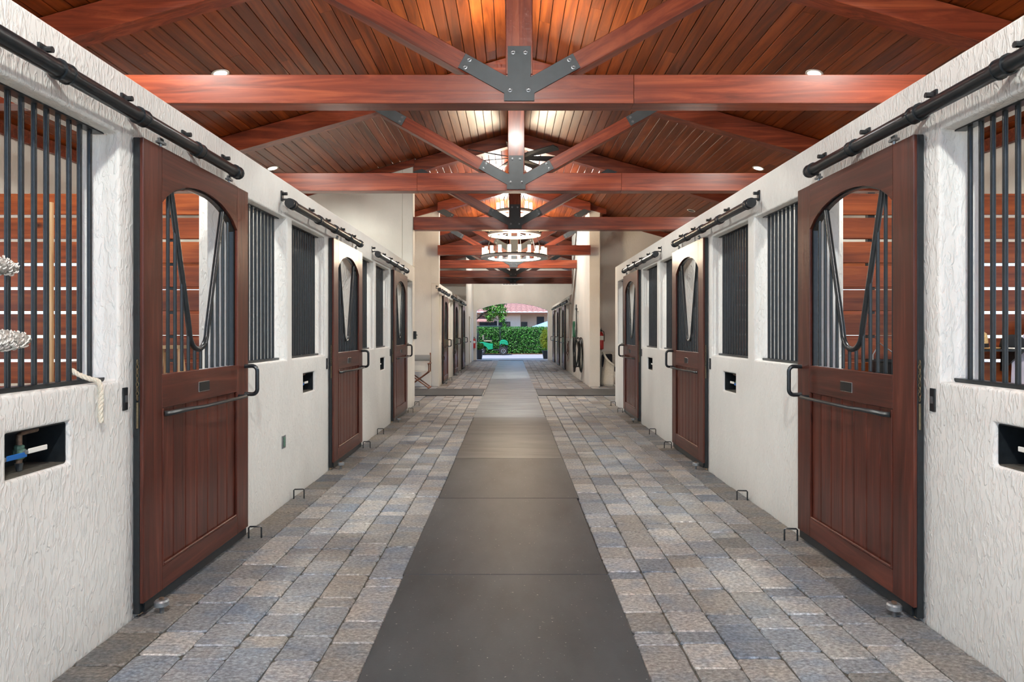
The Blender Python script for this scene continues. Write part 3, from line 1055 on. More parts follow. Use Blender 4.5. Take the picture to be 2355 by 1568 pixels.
def roller(s, y, label):
    t = thing('guide_roller', label, 'guide roller', (s * (XW[s] - 0.115), y, 0), 0, 'door guide rollers')
    obj('stem', MB().tube([(0, 0, -0.01), (0, 0, 0.034)], 0.012, 10), 'bolt', t)
    obj('wheel', MB().lathe([(0.028, 0.035), (0.037, 0.04), (0.037, 0.062), (0.03, 0.07)], 18), 'zinc', t, smooth=True)
    obj('nut', MB().lathe([(0.014, 0.0705), (0.014, 0.08)], 6), 'pipe', t)
def strike(s, y, label):
    t = thing('strike_plate', label, 'strike plate', (s * XW[s], y, 0), 0, 'strike plates beside the doors')
    obj('plate', MB().box(-s * 0.0005, -s * 0.008, -0.085, -0.045, 1.085, 1.20), 'steel', t, bevel=0.002)
    obj('catch', MB().box(-s * 0.0085, -s * 0.013, -0.072, -0.058, 1.125, 1.16), 'bolt', t)
wn_ = 0
for s in (-1, 1):
    for k, y in enumerate(DOORS[s]):
        o_ = ORD[k]
        put_door(s, y, '%s sliding mahogany stall door with arched yoke opening on the %s wall' % (o_, SIDE[s]))
        put_track(s, y, 'black round track above the %s door on the %s' % (o_, SIDE[s]))
        roller(s, y + 0.075, 'small floor roller at the near foot of the %s %s door' % (o_, SIDE[s]))
        staple(s, y + DW - 0.03, 'bent floor staple at the far foot of the %s %s door' % (o_, SIDE[s]), 0.075)
        staple(s, y + 2.45, 'bent floor staple against the %s wall after the %s door' % (SIDE[s], o_))
        strike(s, y, 'black strike plate on the wall beside the %s %s door' % (o_, SIDE[s]))
    for k, y in enumerate(DOORS2[s]):
        put_door(s, y, '%s stall door of the far %s block beyond the cross aisle' % (['first', 'middle', 'last'][k], SIDE[s]), False)
        put_track(s, y, 'track above the %s far door on the %s' % (['first', 'middle', 'last'][k], SIDE[s]))
        if s < 0:
            roller(s, y + 0.075, 'floor roller at the %s far left door' % ['first', 'middle', 'last'][k])
            staple(s, y + DW - 0.03, 'floor staple at the %s far left door' % ['first', 'middle', 'last'][k], 0.075)

# barred windows
RAIL_LIB = {}
bar_me = MB().tube([(0, 0, WIN_Z[0] + 0.02), (0, 0, WIN_Z[1] - 0.008)], 0.0118, 10).mesh('bar', 'steel', smooth=True)
for s in (-1, 1):
    for k, (a, b) in enumerate(win_spans(s)):
        wn_ += 1
        side_of = 'before' if k % 2 == 0 else 'after'
        t = struct('window_%d' % wn_, 'barred stall window on the %s, just %s the %s door' % (SIDE[s], side_of, ORD[k // 2]), 'stall window', (s * (XW[s] + 0.10), a, 0))
        L = b - a
        for nm, z0, z1 in (('sill_rail', WIN_Z[0] + 0.001, WIN_Z[0] + 0.02), ('head_rail', WIN_Z[1] - 0.008, WIN_Z[1] - 0.0005)):
            obj(nm, MB().box(-0.028, 0.028, 0.001, L - 0.001, z0, z1), 'steel', t)
        n = int(round(L / 0.0755)) - 1
        for q in range(n):
            link('bar', bar_me, t, (0, L * (q + 1) / (n + 1), 0))

# stall partitions of horizontal planks
for s in (-1, 1):
    for k, yp in enumerate((5.83, 9.49)):
        xa, xb = PIER[s] + 0.002, HALF + s * CX - 0.002
        t = struct('wall_partition_%s_%d' % (SIDE[s], k + 1), 'slatted orange plank partition behind the %s %s stall' % (ORD[k], SIDE[s]), 'partition', (s * (xa + xb) / 2, yp, 0))
        pm = None
        for q in range(13):
            zt = 2.70 - q * 0.2125
            zb = max(-0.018, zt - 0.186)
            if zt < 0.05: break
            mb = MB().box(-(xb - xa) / 2, (xb - xa) / 2, 0, 0.042, zb - zt, 0)
            link('plank', mb.mesh('plank', 'plank', bevel=0.004), t, (0, 0, zt))
        for xx in (0.3, (xb - xa) - 0.08):
            obj('post', MB().box(-0.03, 0.03, 0.0425, 0.09, -0.018, 2.72), 'steel', t, loc=(s * (xa + xx) - s * (xa + xb) / 2, 0, 0))
        if k == 0:
            obj('batten', MB().box(-0.033, 0.033, -0.03, -0.0005, 0.2, 2.62), 'pale_wood', t, loc=(s * 4.07 - s * (xa + xb) / 2, 0, 0))

# ------------------------------------------------------------------ valve boxes in the wall niches
def valve_box(s, a, b, label, full):
    t = thing('valve_box', label, 'valve box', (s * XW[s], (a + b) / 2, 0.90), 0, 'water valve niches')
    h = (b - a) / 2 - 0.001
    H = 0.183
    k = -s
    d0, d1 = -0.02, -0.19
    mb = MB()
    mb.box(k * d1, k * (d1 - 0.01), -h, h, 0.001, H)
    mb.box(k * d0, k * d1, -h, -h + 0.004, 0.001, H)
    mb.box(k * d0, k * d1, h - 0.004, h, 0.001, H)
    mb.box(k * d0, k * d1, -h + 0.004, h - 0.004, H - 0.004, H)
    obj('box', mb, 'steel', t)
    obj('box_floor', MB().box(k * d0, k * d1, -h + 0.0045, h - 0.0045, 0.001, 0.006), 'joint', t)
    def valve(u, body, grip, zc, name):
        w = -0.075
        p = obj(name, MB().tube([(k * w, u + (0.10 if body == 'verdigris' else -0.03), 0.165), (k * w, u + 0.015, 0.163), (k * w, u, 0.155), (k * w, u, 0.012)], 0.0115, 10), 'pipe', t, smooth=True)
        obj('valve_body', MB().lathe([(0.013, -0.03), (0.020, -0.026), (0.020, -0.012), (0.024, -0.008), (0.024, 0.01), (0.019, 0.014), (0.019, 0.026), (0.013, 0.03)], 10, (k * w, u, zc)), body, p)
        obj('nozzle', MB().tube([(k * w, u, 0.04), (k * w, u, 0.008)], [0.016, 0.011], 10), 'gusset', p)
        lv = MB()
        lv.box(k * (w + 0.026), k * (w + 0.031), u + 0.012, u + 0.125, zc - 0.010, zc + 0.012)
        obj('lever', lv, grip, p, bevel=0.004)
        obj('lever_root', MB().tube([(k * (w + 0.018), u, zc), (k * (w + 0.032), u, zc)], 0.010, 8), 'zinc', p)
    valve(-h + 0.045, 'pipe', 'blue', 0.075, 'inlet_pipe')
    if full:
        valve(-0.02, 'verdigris', 'white_paint', 0.085, 'outlet_pipe')
for s in (-1, 1):
    for k, (a, b) in enumerate(niche_spans(s)):
        valve_box(s, a, b, 'recessed black water valve niche before the %s %s door' % (ORD[k], SIDE[s]), True)
# junction plate low on the left wall
t = thing('conduit_plate', 'small grey electrical plate low on the left wall', 'wall plate', (-XW[-1], 5.68, 0.535))
obj('plate', MB().box(0.0005, 0.006, -0.045, 0.045, -0.055, 0.055), 'zinc', t, bevel=0.002)
obj('cover', MB().box(0.0065, 0.012, -0.018, 0.018, -0.04, 0.04), 'verdigris', t, bevel=0.003)

# ------------------------------------------------------------------ things at the near left window
def fleece(y0, y1, x, z, r, tilt, label):
    rr = random.Random(int(z * 1000))
    pts, rs = [], []
    n = 22
    for i in range(n + 1):
        u = i / n
        pts.append((x, y0 + (y1 - y0) * u, z - tilt * u * u))
        rs.append(r * (1.0 if u < 0.7 else max(0.12, math.sqrt(max(0.0, 1 - ((u - 0.7) / 0.3) ** 2)))))
    t = thing('fleece_roll', label, 'fleece roll', (0, 0, 0), 0, 'fleece rolls at the near left window')
    mb = MB().tube(pts, rs, 20)
    mb.v = [(a + rr.uniform(-.004, .004), b + rr.uniform(-.004, .004), c + rr.uniform(-.004, .004)) for a, b, c in mb.v]
    obj('fleece_cover', mb, 'fleece', t, smooth=True)
    tw = MB()
    for q in range(420):
        i = rr.randrange(0, n - 1)
        a = rr.uniform(0, 2 * PI)
        p = Vector(pts[i]); R_ = rs[i]
        c0 = p + Vector((math.cos(a) * R_, rr.uniform(0, 0.03), math.sin(a) * R_))
        ring = []
        sgn = rr.choice((-1, 1))
        for e in range(4):
            b2 = a + 0.10 * e * sgn
            ring.append(p + Vector((math.cos(b2) * (R_ + 0.003 * math.sin(e * PI / 3)), (c0.y - p.y) + 0.004 * e * sgn, math.sin(b2) * (R_ + 0.003 * math.sin(e * PI / 3)))))
        tw.tube(ring, 0.0026, 4)
    w = obj('yarn_tufts', tw, plain('fleck_%d' % int(z * 1000), srgb(236, 233, 226), 0.95), t)
    w['kind'] = 'stuff'
    obj('hook_rod', MB().tube([(x, y0 + 0.02, z), (-2.04, y0 + 0.02, z)], 0.008, 6), 'steel', t)
fleece(1.95, 2.615, -1.955, 1.75, 0.040, 0.02, 'upper grey flecked fleece roll at the left edge of the picture')
fleece(1.95, 2.685, -1.955, 1.455, 0.041, 0.008, 'lower grey flecked fleece roll at the left edge of the picture')
# rope over the sill
def rope(path, r, label, group=None):
    t = thing('lead_rope', label, 'rope')
    P = [Vector(p) for p in path]
    dense = []
    for i in range(len(P) - 1):
        p0, p1, p2, p3 = P[max(i - 1, 0)], P[i], P[i + 1], P[min(i + 2, len(P) - 1)]
        for q in range(10):
            u = q / 10
            dense.append(0.5 * ((2 * p1) + (p2 - p0) * u + (2 * p0 - 5 * p1 + 4 * p2 - p3) * u * u + (3 * p1 - p0 - 3 * p2 + p3) * u ** 3))
    dense.append(P[-1])
    for k in range(3):
        pts = []
        for i, p in enumerate(dense):
            tg = (dense[min(i + 1, len(dense) - 1)] - dense[max(i - 1, 0)]).normalized()
            a = tg.cross(Vector((0, 1, 0.3))).normalized()
            c = tg.cross(a)
            an = i * 0.62 + k * 2 * PI / 3
            pts.append(p + (a * math.cos(an) + c * math.sin(an)) * r * 0.5)
        obj('strand', MB().tube(pts, r * 0.58, 6), 'rope', t, smooth=True)
rope([(-2.075, 3.13, 1.285), (-2.06, 3.10, 1.30), (-2.03, 3.09, 1.285), (-1.98, 3.10, 1.262), (-1.945, 3.115, 1.245), (-1.938, 3.12, 1.18), (-1.938, 3.115, 1.12), (-1.938, 3.12, 1.055)], 0.0115,
     'frayed off white rope tied to the near left window bars')

# things in the near right stall
t = thing('wall_shelf', 'narrow black shelf on the plank partition in the near right stall', 'shelf', (4.12, 5.62, 1.335))
obj('board', MB().box(-0.28, 0.32, -0.10, 0.20, -0.02, -0.001), 'steel', t)
for x in (-0.2, 0.2):
    obj('bracket', MB().prism([(-0.05, -0.0205), (0.20, -0.0205), (0.20, -0.2)], 0, x - 0.01, x + 0.01), 'steel', t)
t = thing('straw_hat', 'straw hat with a black band on the shelf in the near right stall', 'hat', (3.97, 5.66, 1.336))
obj('brim', MB().lathe([(0.02, 0.001), (0.17, 0.001), (0.185, 0.012), (0.17, 0.012), (0.1, 0.012)], 24), 'straw', t, smooth=True)
obj('crown', MB().lathe([(0.098, 0.0125), (0.095, 0.08), (0.085, 0.13), (0.06, 0.15), (0.01, 0.152)], 24), 'straw', t, smooth=True)
obj('band', MB().lathe([(0.1, 0.013), (0.101, 0.045), (0.099, 0.046)], 24), 'black_cloth', t)
t = thing('riding_cap', 'black and white riding cap beside the straw hat', 'cap', (4.25, 5.60, 1.336))
obj('shell', MB().lathe([(0.09, 0.001), (0.092, 0.03), (0.08, 0.085), (0.045, 0.115), (0.008, 0.122)], 20), 'black_cloth', t, smooth=True)
obj('brim', MB().prism([(-0.085, -0.04), (0.085, -0.04), (0.075, -0.10), (0.0, -0.125), (-0.075, -0.10)], 2, 0.001, 0.012), 'white_paint', t, bevel=0.003)
t = thing('cotton_shirt', 'pale lilac shirt hanging on the plank partition in the near right stall', 'shirt', (4.60, 5.70, 1.60))
mb = MB()
nx, nz = 28, 22
g = []
for j in range(nz + 1):
    for i in range(nx + 1):
        u, v = i / nx - 0.5, j / nz
        wd = 0.20 + 0.16 * min(1, v * 3)
        x = u * wd * 1.5
        y = 0.025 * math.sin(u * 26 + v * 2) * (0.3 + v) - 0.03 * (1 - (2 * u) ** 2)
        z = -v * 0.72 - 0.10 * abs(2 * u) ** 2 * (1 - v)
        g.append((x, y, z))
mb.add(g, [(j * (nx + 1) + i, j * (nx + 1) + i + 1, (j + 1) * (nx + 1) + i + 1, (j + 1) * (nx + 1) + i) for j in range(nz) for i in range(nx)])
o = obj('cloth', mb, 'lilac', t, smooth=True)
sm = o.modifiers.new('thick', 'SOLIDIFY'); sm.thickness = 0.006
obj('hook', MB().tube([(0, 0.12, -0.01), (0, 0.0, -0.01), (0, -0.03, 0.012)], 0.006, 6), 'steel', t)
t = thing('feed_bucket', 'black rubber feed bucket behind the near right door', 'bucket', (3.25, 5.655, 0.98))
obj('pail', MB().lathe([(0.02, 0.0), (0.12, 0.0), (0.155, 0.24), (0.165, 0.245), (0.165, 0.26), (0.15, 0.26), (0.112, 0.012)], 24), 'hose_black', t, smooth=True)
obj('hanger', MB().tube([(-0.155, 0, 0.25), (-0.10, 0.10, 0.30), (0, 0.17, 0.40), (0.10, 0.10, 0.30), (0.155, 0, 0.25)], 0.005, 6), 'zinc', t, smooth=True)
# folding step ladder behind the near left door
t = thing('step_ladder', 'pale wooden step ladder behind the bars of the near left door', 'ladder', (-2.86, 5.45, -0.02))
for sx in (-1, 1):
    obj('rail', MB().tube([(sx * 0.16, -0.02, 0.0), (sx * 0.075, 0.1, 1.36)], 0.022, 4), 'pale_wood', t)
    obj('rear_leg', MB().tube([(sx * 0.14, 0.30, 0.0), (sx * 0.07, 0.14, 1.33)], 0.016, 4), 'pale_wood', t)
obj('top_step', MB().box(-0.11, 0.11, 0.02, 0.20, 1.36, 1.385), 'pale_wood', t)
for q in range(4):
    z = 0.3 + q * 0.27
    obj('step', MB().box(-0.135 + 0.015 * q, 0.135 - 0.015 * q, -0.03 + z * 0.088, 0.09 + z * 0.088, z, z + 0.022), 'pale_wood', t)

# ------------------------------------------------------------------ lamps
def downlight(x, y, label, group='recessed ceiling lamps', lit=True):
    z = roof_z(x) - 0.004
    t = thing('recessed_lamp', label, 'ceiling lamp', (x, y, z), 0, group)
    sl = math.atan(PITCH) * (1 if x > CX else -1)
    t.rotation_euler = (0, sl, 0)
    obj('trim_ring', MB().lathe([(0.075, -0.006), (0.098, -0.008), (0.100, 0.0), (0.075, 0.0)], 24), 'white_paint', t, smooth=True)
    obj('lens', MB().lathe([(0.01, -0.0065), (0.074, -0.0065), (0.074, -0.002), (0.01, -0.002)], 24), 'lens' if lit else 'hose_black', t)
    if not lit: return
    ld = bpy.data.lights.new('lamp_light', 'SPOT')
    ld.energy = LAMP_W
    ld.color = (0.98, 1.0, 0.94)
    ld.spot_size = math.radians(165)
    ld.spot_blend = 0.6
    ld.shadow_soft_size = 0.12
    lo_ = bpy.data.objects.new('lamp_light', ld)
    COL.objects.link(lo_)
    lo_.parent = t
    lo_.location = (0, 0, -0.03)
rows = [(4.9, 3.3), (7.74, 3.48), (11.42, 4.2), (15.5, 4.15)]
for k, (y, x) in enumerate(rows):
    for s in (-1, 1):
        downlight(CX + s * x, y, ['recessed lamp over the near %s stall', 'recessed lamp just showing above the nearest tie beam on the %s', 'lit recessed lamp just above the second tie beam on the %s', 'unlit recessed lamp in the ceiling over the %s cross aisle'][k] % SIDE[s], lit=k < 3)

# slim unseen pendant lamps, added under the ridge to brighten the aisle
def pendant(y, label, k=1.0):
    t = thing('unseen_pendant', label, 'pendant lamp', (CX, y, 0), 0, 'unseen pendant lamps under the ridge')
    obj('unseen_rod', MB().tube([(0, 0, 5.16), (0, 0, 5.46)], 0.012, 8), 'steel', t)
    obj('cap', MB().lathe([(0.03, 5.165), (0.075, 5.15), (0.078, 5.10), (0.07, 5.10)], 18), 'steel', t, smooth=True)
    obj('unseen_globe', MB().lathe([(0.01, 4.96), (0.05, 4.97), (0.07, 5.02), (0.068, 5.099)], 18), 'lens', t, smooth=True)
    ld = bpy.data.lights.new('unseen_pendant_light', 'POINT')
    ld.energy = RIDGE_W * k
    ld.color = (0.97, 1.0, 0.95)
    ld.shadow_soft_size = 0.12
    lo_ = bpy.data.objects.new('unseen_pendant_light', ld)
    COL.objects.link(lo_)
    lo_.parent = t
    lo_.location = (0, 0, 4.80)
pendant(-0.6, 'added unseen lamp under the ridge behind the viewpoint', 2.9)
pendant(7.7, 'added unseen lamp under the ridge hidden behind the nearest king post', 0.55)
pendant(20.0, 'added unseen lamp under the ridge hidden among the far trusses', 1.6)
pendant(31.0, 'added unseen lamp under the ridge close to the archway wall', 1.1)

# three-tier ring chandelier
CHY = 15.3
ch = thing('ring_chandelier', 'three tier round chandelier with lit candle glasses in the cross aisle', 'chandelier', (CX, CHY, 0))
tiers = [(0.77, 3.17, 20), (0.61, 3.70, 16), (0.44, 4.21, 12)]
for R_, z, n in tiers:
    ring = MB()
    nseg = 48
    vs, fs = [], []
    for k in range(nseg):
        a = 2 * PI * k / nseg
        for rr, zz in ((R_ - 0.16, 0.0), (R_, 0.0), (R_, 0.05), (R_ - 0.16, 0.05)):
            vs.append((rr * math.cos(a), rr * math.sin(a), z + zz))
    for k in range(nseg):
        j = (k + 1) % nseg
        for q in range(4):
            p = (q + 1) % 4
            fs.append((k * 4 + q, k * 4 + p, j * 4 + p, j * 4 + q))
    ring.add(vs, fs)
    ro = obj('ring', ring, 'ring_steel', ch, smooth=True)
    rim = MB()
    rim.tube([((R_ + 0.006) * math.cos(2 * PI * k / 48), (R_ + 0.006) * math.sin(2 * PI * k / 48), z + 0.052) for k in range(48)], 0.012, 6, closed=True)
    obj('rim', rim, 'steel', ro, smooth=True)
    for k in range(n):
        a = 2 * PI * (k + 0.5) / n
        x, y = (R_ - 0.05) * math.cos(a), (R_ - 0.05) * math.sin(a)
        c = obj('candle_glass', MB().lathe([(0.036, z + 0.066), (0.036, z + 0.235), (0.031, z + 0.235), (0.028, z + 0.22)], 14, (x, y, 0)), 'candle', ro, smooth=True)
        obj('cup', MB().lathe([(0.02, z + 0.0505), (0.052, z + 0.058), (0.052, z + 0.0655), (0.02, z + 0.0655)], 12, (x, y, 0)), 'steel', c)
    ld = bpy.data.lights.new('tier_light', 'POINT')
    ld.energy = CANDLE_W * n * (0.4 if z > 4 else 1.0)
    ld.color = (1.0, 0.82, 0.6)
    ld.shadow_soft_size = 0.25
    lo_ = bpy.data.objects.new('tier_light', ld)
    COL.objects.link(lo_); lo_.parent = ch
    lo_.location = (0, 0, z + 0.16)
for (Ra, za), (Rb, zb) in (((0.69, 3.22), (0.55, 3.70)), ((0.53, 3.75), (0.38, 4.21)), ((0.36, 4.26), (0.03, 5.10))):
    for k in range(6):
        a = 2 * PI * k / 6 + 0.26
        obj('chain', MB().tube([(Ra * math.cos(a), Ra * math.sin(a), za), (Rb * math.cos(a), Rb * math.sin(a), zb)], 0.007, 5), 'steel', ch)
obj('stem', MB().tube([(0, 0, 5.08), (0, 0, 5.47)], 0.02, 8), 'steel', ch)
obj('canopy', MB().lathe([(0.09, 5.40), (0.10, 5.42), (0.10, 5.44)], 16), 'steel', ch)

# ceiling fan between the second and third truss
fan = thing('ceiling_fan', 'dark bladed ceiling fan under the ridge behind the second truss', 'ceiling fan', (CX, 11.5, 0))
obj('down_rod', MB().tube([(0, 0, 4.60), (0, 0, 5.45)], 0.02, 8), 'steel', fan)
obj('motor', MB().lathe([(0.05, 4.42), (0.11, 4.44), (0.13, 4.50), (0.12, 4.57), (0.06, 4.61)], 18), 'steel', fan, smooth=True)
for k in range(7):
    a = 2 * PI * k / 7 + 0.15
    bl = MB()
    bl.add([(0.12, -0.05, 0.012), (0.40, -0.085, 0.02), (0.92, -0.09, 0.03), (0.95, 0.0, 0.0), (0.92, 0.06, -0.02), (0.40, 0.06, -0.018), (0.12, 0.05, -0.012)], [(0, 1, 2, 3, 4, 5, 6)])
    o = obj('blade', bl, 'steel', fan, loc=(0, 0, 4.50), rot=(0, 0, a))
    md = o.modifiers.new('thick', 'SOLIDIFY'); md.thickness = 0.012

# ------------------------------------------------------------------ cross aisle and far wall things
t = thing('director_chair', 'folding canvas director chair with crossed wooden legs', 'chair', (-2.44, 17.35, 0))
for s in (-1, 1):
    for yy in (-0.19, 0.19):
        obj('leg', MB().tube([(s * 0.29, yy, 0.017), (-s * 0.27, yy, 0.42)], 0.017, 4), 'brown_wood', t)
    obj('foot_rail', MB().box(s * 0.27, s * 0.31, -0.24, 0.24, 0.0005, 0.03), 'brown_wood', t)
    obj('arm_post', MB().box(s * 0.275, s * 0.305, -0.20, -0.17, 0.42, 0.635), 'brown_wood', t)
    obj('back_post', MB().box(s * 0.275, s * 0.305, 0.17, 0.20, 0.42, 0.92), 'brown_wood', t)
    obj('armrest', MB().box(s * 0.265, s * 0.325, -0.26, 0.22, 0.636, 0.66), 'brown_wood', t, bevel=0.008)
    obj('seat_rail', MB().box(s * 0.265, s * 0.295, -0.22, 0.22, 0.425, 0.455), 'brown_wood', t)
def sling(x0, x1, fixed, a0, a1, sag, vertical):
    mb = MB(); n = 12; vs = []
    for i in range(n + 1):
        u = i / n
        x = x0 + (x1 - x0) * u
        d = sag * 4 * u * (1 - u)
        for a in (a0, a1):
            vs.append((x, fixed + d, a) if vertical else (x, a, fixed - d))
    mb.add(vs, [(2 * i, 2 * i + 2, 2 * i + 3, 2 * i + 1) for i in range(n)])
    return mb
o = obj('seat_canvas', sling(-0.28, 0.28, 0.47, -0.2, 0.2, 0.03, False), 'canvas_white', t, smooth=True)
o.modifiers.new('thick', 'SOLIDIFY').thickness = 0.005
o = obj('back_canvas', sling(-0.29, 0.29, 0.168, 0.70, 0.86, 0.02, True), 'canvas_grey', t, smooth=True)
o.modifiers.new('thick', 'SOLIDIFY').thickness = 0.005
o = obj('seat_skirt', sling(-0.28, 0.28, -0.205, 0.47, 0.60, 0.0, True), 'canvas_white', t)
o.modifiers.new('thick', 'SOLIDIFY').thickness = 0.004

# barrel-shaped wicker armchair
t = thing('wicker_armchair', 'white wicker barrel armchair with a dark cushion in the cross aisle', 'armchair', (2.86, 18.15, 0), 0.95)
mb = MB(); vs = []; n = 36; hh = 14
for i in range(n + 1):
    a = PI * (-0.12) + (PI * 1.24) * i / n
    ang = a
    front = abs(i / n - 0.5) * 2
    top = 0.90 - 0.34 * max(0, (front - 0.45) / 0.55) ** 0.8
    for j in range(hh + 1):
        v = j / hh
        r = 0.37 + 0.05 * math.cos(v * PI * 1.1) + 0.02 * (v > 0.95)
        vs.append((r * math.cos(ang), r * math.sin(ang), 0.03 + (top - 0.03) * v))
mb.add(vs, [(i * (hh + 1) + j, (i + 1) * (hh + 1) + j, (i + 1) * (hh + 1) + j + 1, i * (hh + 1) + j + 1) for i in range(n) for j in range(hh)])
o = obj('woven_shell', mb, 'wicker', t, smooth=True)
o.modifiers.new('thick', 'SOLIDIFY').thickness = 0.03
rim = []
for i in range(n + 1):
    a = PI * (-0.12) + (PI * 1.24) * i / n
    front = abs(i / n - 0.5) * 2
    top = 0.90 - 0.34 * max(0, (front - 0.45) / 0.55) ** 0.8
    rim.append((0.345 * math.cos(a), 0.345 * math.sin(a), top))
obj('braided_rim', MB().tube(rim, 0.03, 8), 'wicker', t, smooth=True)
mb = MB(); vs = []
for i in range(13):
    a = PI + PI * 0.12 + (PI * 0.76) * i / 12
    for z in (0.03, 0.40):
        vs.append((0.38 * math.cos(a), 0.34 * math.sin(a), z))
mb.add(vs, [(2 * i, 2 * i + 2, 2 * i + 3, 2 * i + 1) for i in range(12)])
o = obj('front_apron', mb, 'wicker', t, smooth=True)
o.modifiers.new('thick', 'SOLIDIFY').thickness = 0.02
obj('base_ring', MB().tube([(0.39 * math.cos(2 * PI * k / 28), 0.37 * math.sin(2 * PI * k / 28), 0.03) for k in range(28)], 0.029, 8, closed=True), 'wicker', t, smooth=True)
obj('seat_cushion', MB().lathe([(0.05, 0.40), (0.30, 0.40), (0.32, 0.45), (0.29, 0.50), (0.05, 0.51)], 24), 'cushion', t, smooth=True)
obj('back_cushion', MB().box(-0.24, 0.24, 0.20, 0.31, 0.50, 0.86), 'cushion', t, bevel=0.04, seg=3)

def extinguisher(x, y, z, label):
    t = thing('fire_extinguisher', label, 'fire extinguisher', (x, y, z), 0, 'fire extinguishers')
    obj('cylinder', MB().lathe([(0.06, 0.0), (0.075, 0.015), (0.075, 0.40), (0.05, 0.46), (0.025, 0.48), (0.025, 0.50)], 18), 'red', t, smooth=True)
    obj('label_band', MB().lathe([(0.0755, 0.26), (0.0765, 0.26), (0.0765, 0.38), (0.0755, 0.38)], 18), 'white_paint', t)
    obj('valve', MB().box(-0.02, 0.02, -0.03, 0.03, 0.501, 0.56), 'steel', t)
    obj('lever', MB().tube([(0, 0.02, 0.565), (0, -0.10, 0.60)], 0.010, 6), 'zinc', t)
    obj('hose', MB().tube([(0.02, 0, 0.53), (0.08, 0, 0.50), (0.095, 0, 0.38), (0.09, 0, 0.22)], 0.011, 6), 'hose_black', t, smooth=True)
    obj('wall_bracket', MB().box(-0.03, 0.03, 0.076, 0.119, 0.20, 0.26), 'steel', t)
extinguisher(2.52, 18.575, 0.98, 'red fire extinguisher on the shaded wall above the wicker armchair')
extinguisher(-1.92, 34.08, 0.62, 'red fire extinguisher beside the left of the archway')

# hoses on the tall right wall
def coil(pts_n, yc, zc, ry, rz, w0, dw, r, seed):
    rr = random.Random(seed)
    pts = []
    for i in range(pts_n * 20):
        a = 2 * PI * i / 20
        k = i / 20
        jy, jz = 1 + 0.18 * math.sin(k * 2.3), 1 + 0.12 * math.sin(k * 3.1 + 1)
        pts.append((XW[1] - w0 - dw * (0.5 + 0.5 * math.sin(k * 1.7)), yc + ry * jy * math.sin(a), zc - rz + rz * jz * (1 + math.cos(a)) if False else zc + rz * (math.cos(a) - 1) * jz))
    return MB().tube(pts, r, 7)
t = thing('hose_coil', 'thick black hose coiled on a hook on the tall right wall', 'hose', (0, 0, 0))
obj('hose', coil(7, 19.6, 1.30, 0.36, 0.47, 0.03, 0.22, 0.017, 1), 'hose_black', t, smooth=True)
obj('hook', MB().tube([(XW[1] - 0.001, 19.6, 1.27), (XW[1] - 0.27, 19.6, 1.275), (XW[1] - 0.29, 19.6, 1.33)], 0.014, 6), 'steel', t, smooth=True)
t = thing('hose_coil', 'thin green hose looped high on the tall right wall', 'hose', (0, 0, 0))
obj('hose', coil(5, 21.2, 1.80, 0.16, 0.32, 0.03, 0.09, 0.013, 2), 'hose_green', t, smooth=True)
obj('hook', MB().tube([(XW[1] - 0.001, 21.2, 1.78), (XW[1] - 0.14, 21.2, 1.785)], 0.012, 6), 'steel', t)
t = thing('tool_rack', 'upright rack with a black and a white pole above the green hose', 'tool rack', (XW[1], 20.9, 1.28))
obj('board', MB().box(-0.001, -0.025, -0.16, 0.16, 0.85, 1.02), 'white_paint', t)
obj('black_pole', MB().tube([(-0.06, -0.08, 0.0), (-0.06, -0.08, 1.05)], 0.018, 8), 'steel', t)
obj('white_pole', MB().tube([(-0.06, 0.05, 0.25), (-0.06, 0.05, 0.95)], 0.018, 8), 'white_paint', t)
obj('clip', MB().box(-0.0255, -0.085, -0.11, 0.09, 0.90, 0.93), 'steel', t)
def halter(x, y, z, s, mat, label):
    t = thing('horse_halter', label, 'halter', (x, y, z))
    k = -s
    obj('crown_strap', MB().tube([(k * 0.02, 0, 0.0), (k * 0.05, 0.07, -0.12), (k * 0.05, 0.08, -0.30), (k * 0.03, 0.0, -0.40), (k * 0.04, -0.08, -0.30), (k * 0.04, -0.07, -0.12)], 0.012, 5, closed=True), mat, t, smooth=True)
    obj('nose_band', MB().tube([(k * 0.03, 0.08, -0.30), (k * 0.08, 0.10, -0.42), (k * 0.05, 0.0, -0.50), (k * 0.03, -0.10, -0.42), (k * 0.03, -0.08, -0.30)], 0.012, 5), mat, t, smooth=True)
    obj('lead', MB().tube([(k * 0.05, 0.0, -0.50), (k * 0.03, 0.02, -0.62), (k * 0.06, -0.03, -0.72)], 0.010, 5), mat, t, smooth=True)
    obj('hook', MB().tube([(k * 0.0005, 0, 0.005), (k * 0.05, 0, 0.0), (k * 0.06, 0, 0.03)], 0.007, 5), 'steel', t)
halter(-XW[-1], 18.53, 1.15, -1, 'hose_black', 'black halter hanging beside the first far left door')
halter(-XW[-1], 22.15, 1.2, -1, 'hose_black', 'black halter hanging beside the middle far left door')
halter(XW[1], 24.1, 1.12, 1, 'leather', 'brown leather halter hanging beside the far right doors')
t = thing('latch_box', 'small black latch box at the end of the near left stall front', 'latch box', (-XW[-1], 13.25, 1.33))
obj('case', MB().box(0.0005, 0.05, -0.06, 0.06, 0, 0.16), 'steel', t, bevel=0.006)
obj('knob', MB().tube([(0.0505, 0, 0.08), (0.075, 0, 0.08)], 0.014, 8), 'bolt', t)
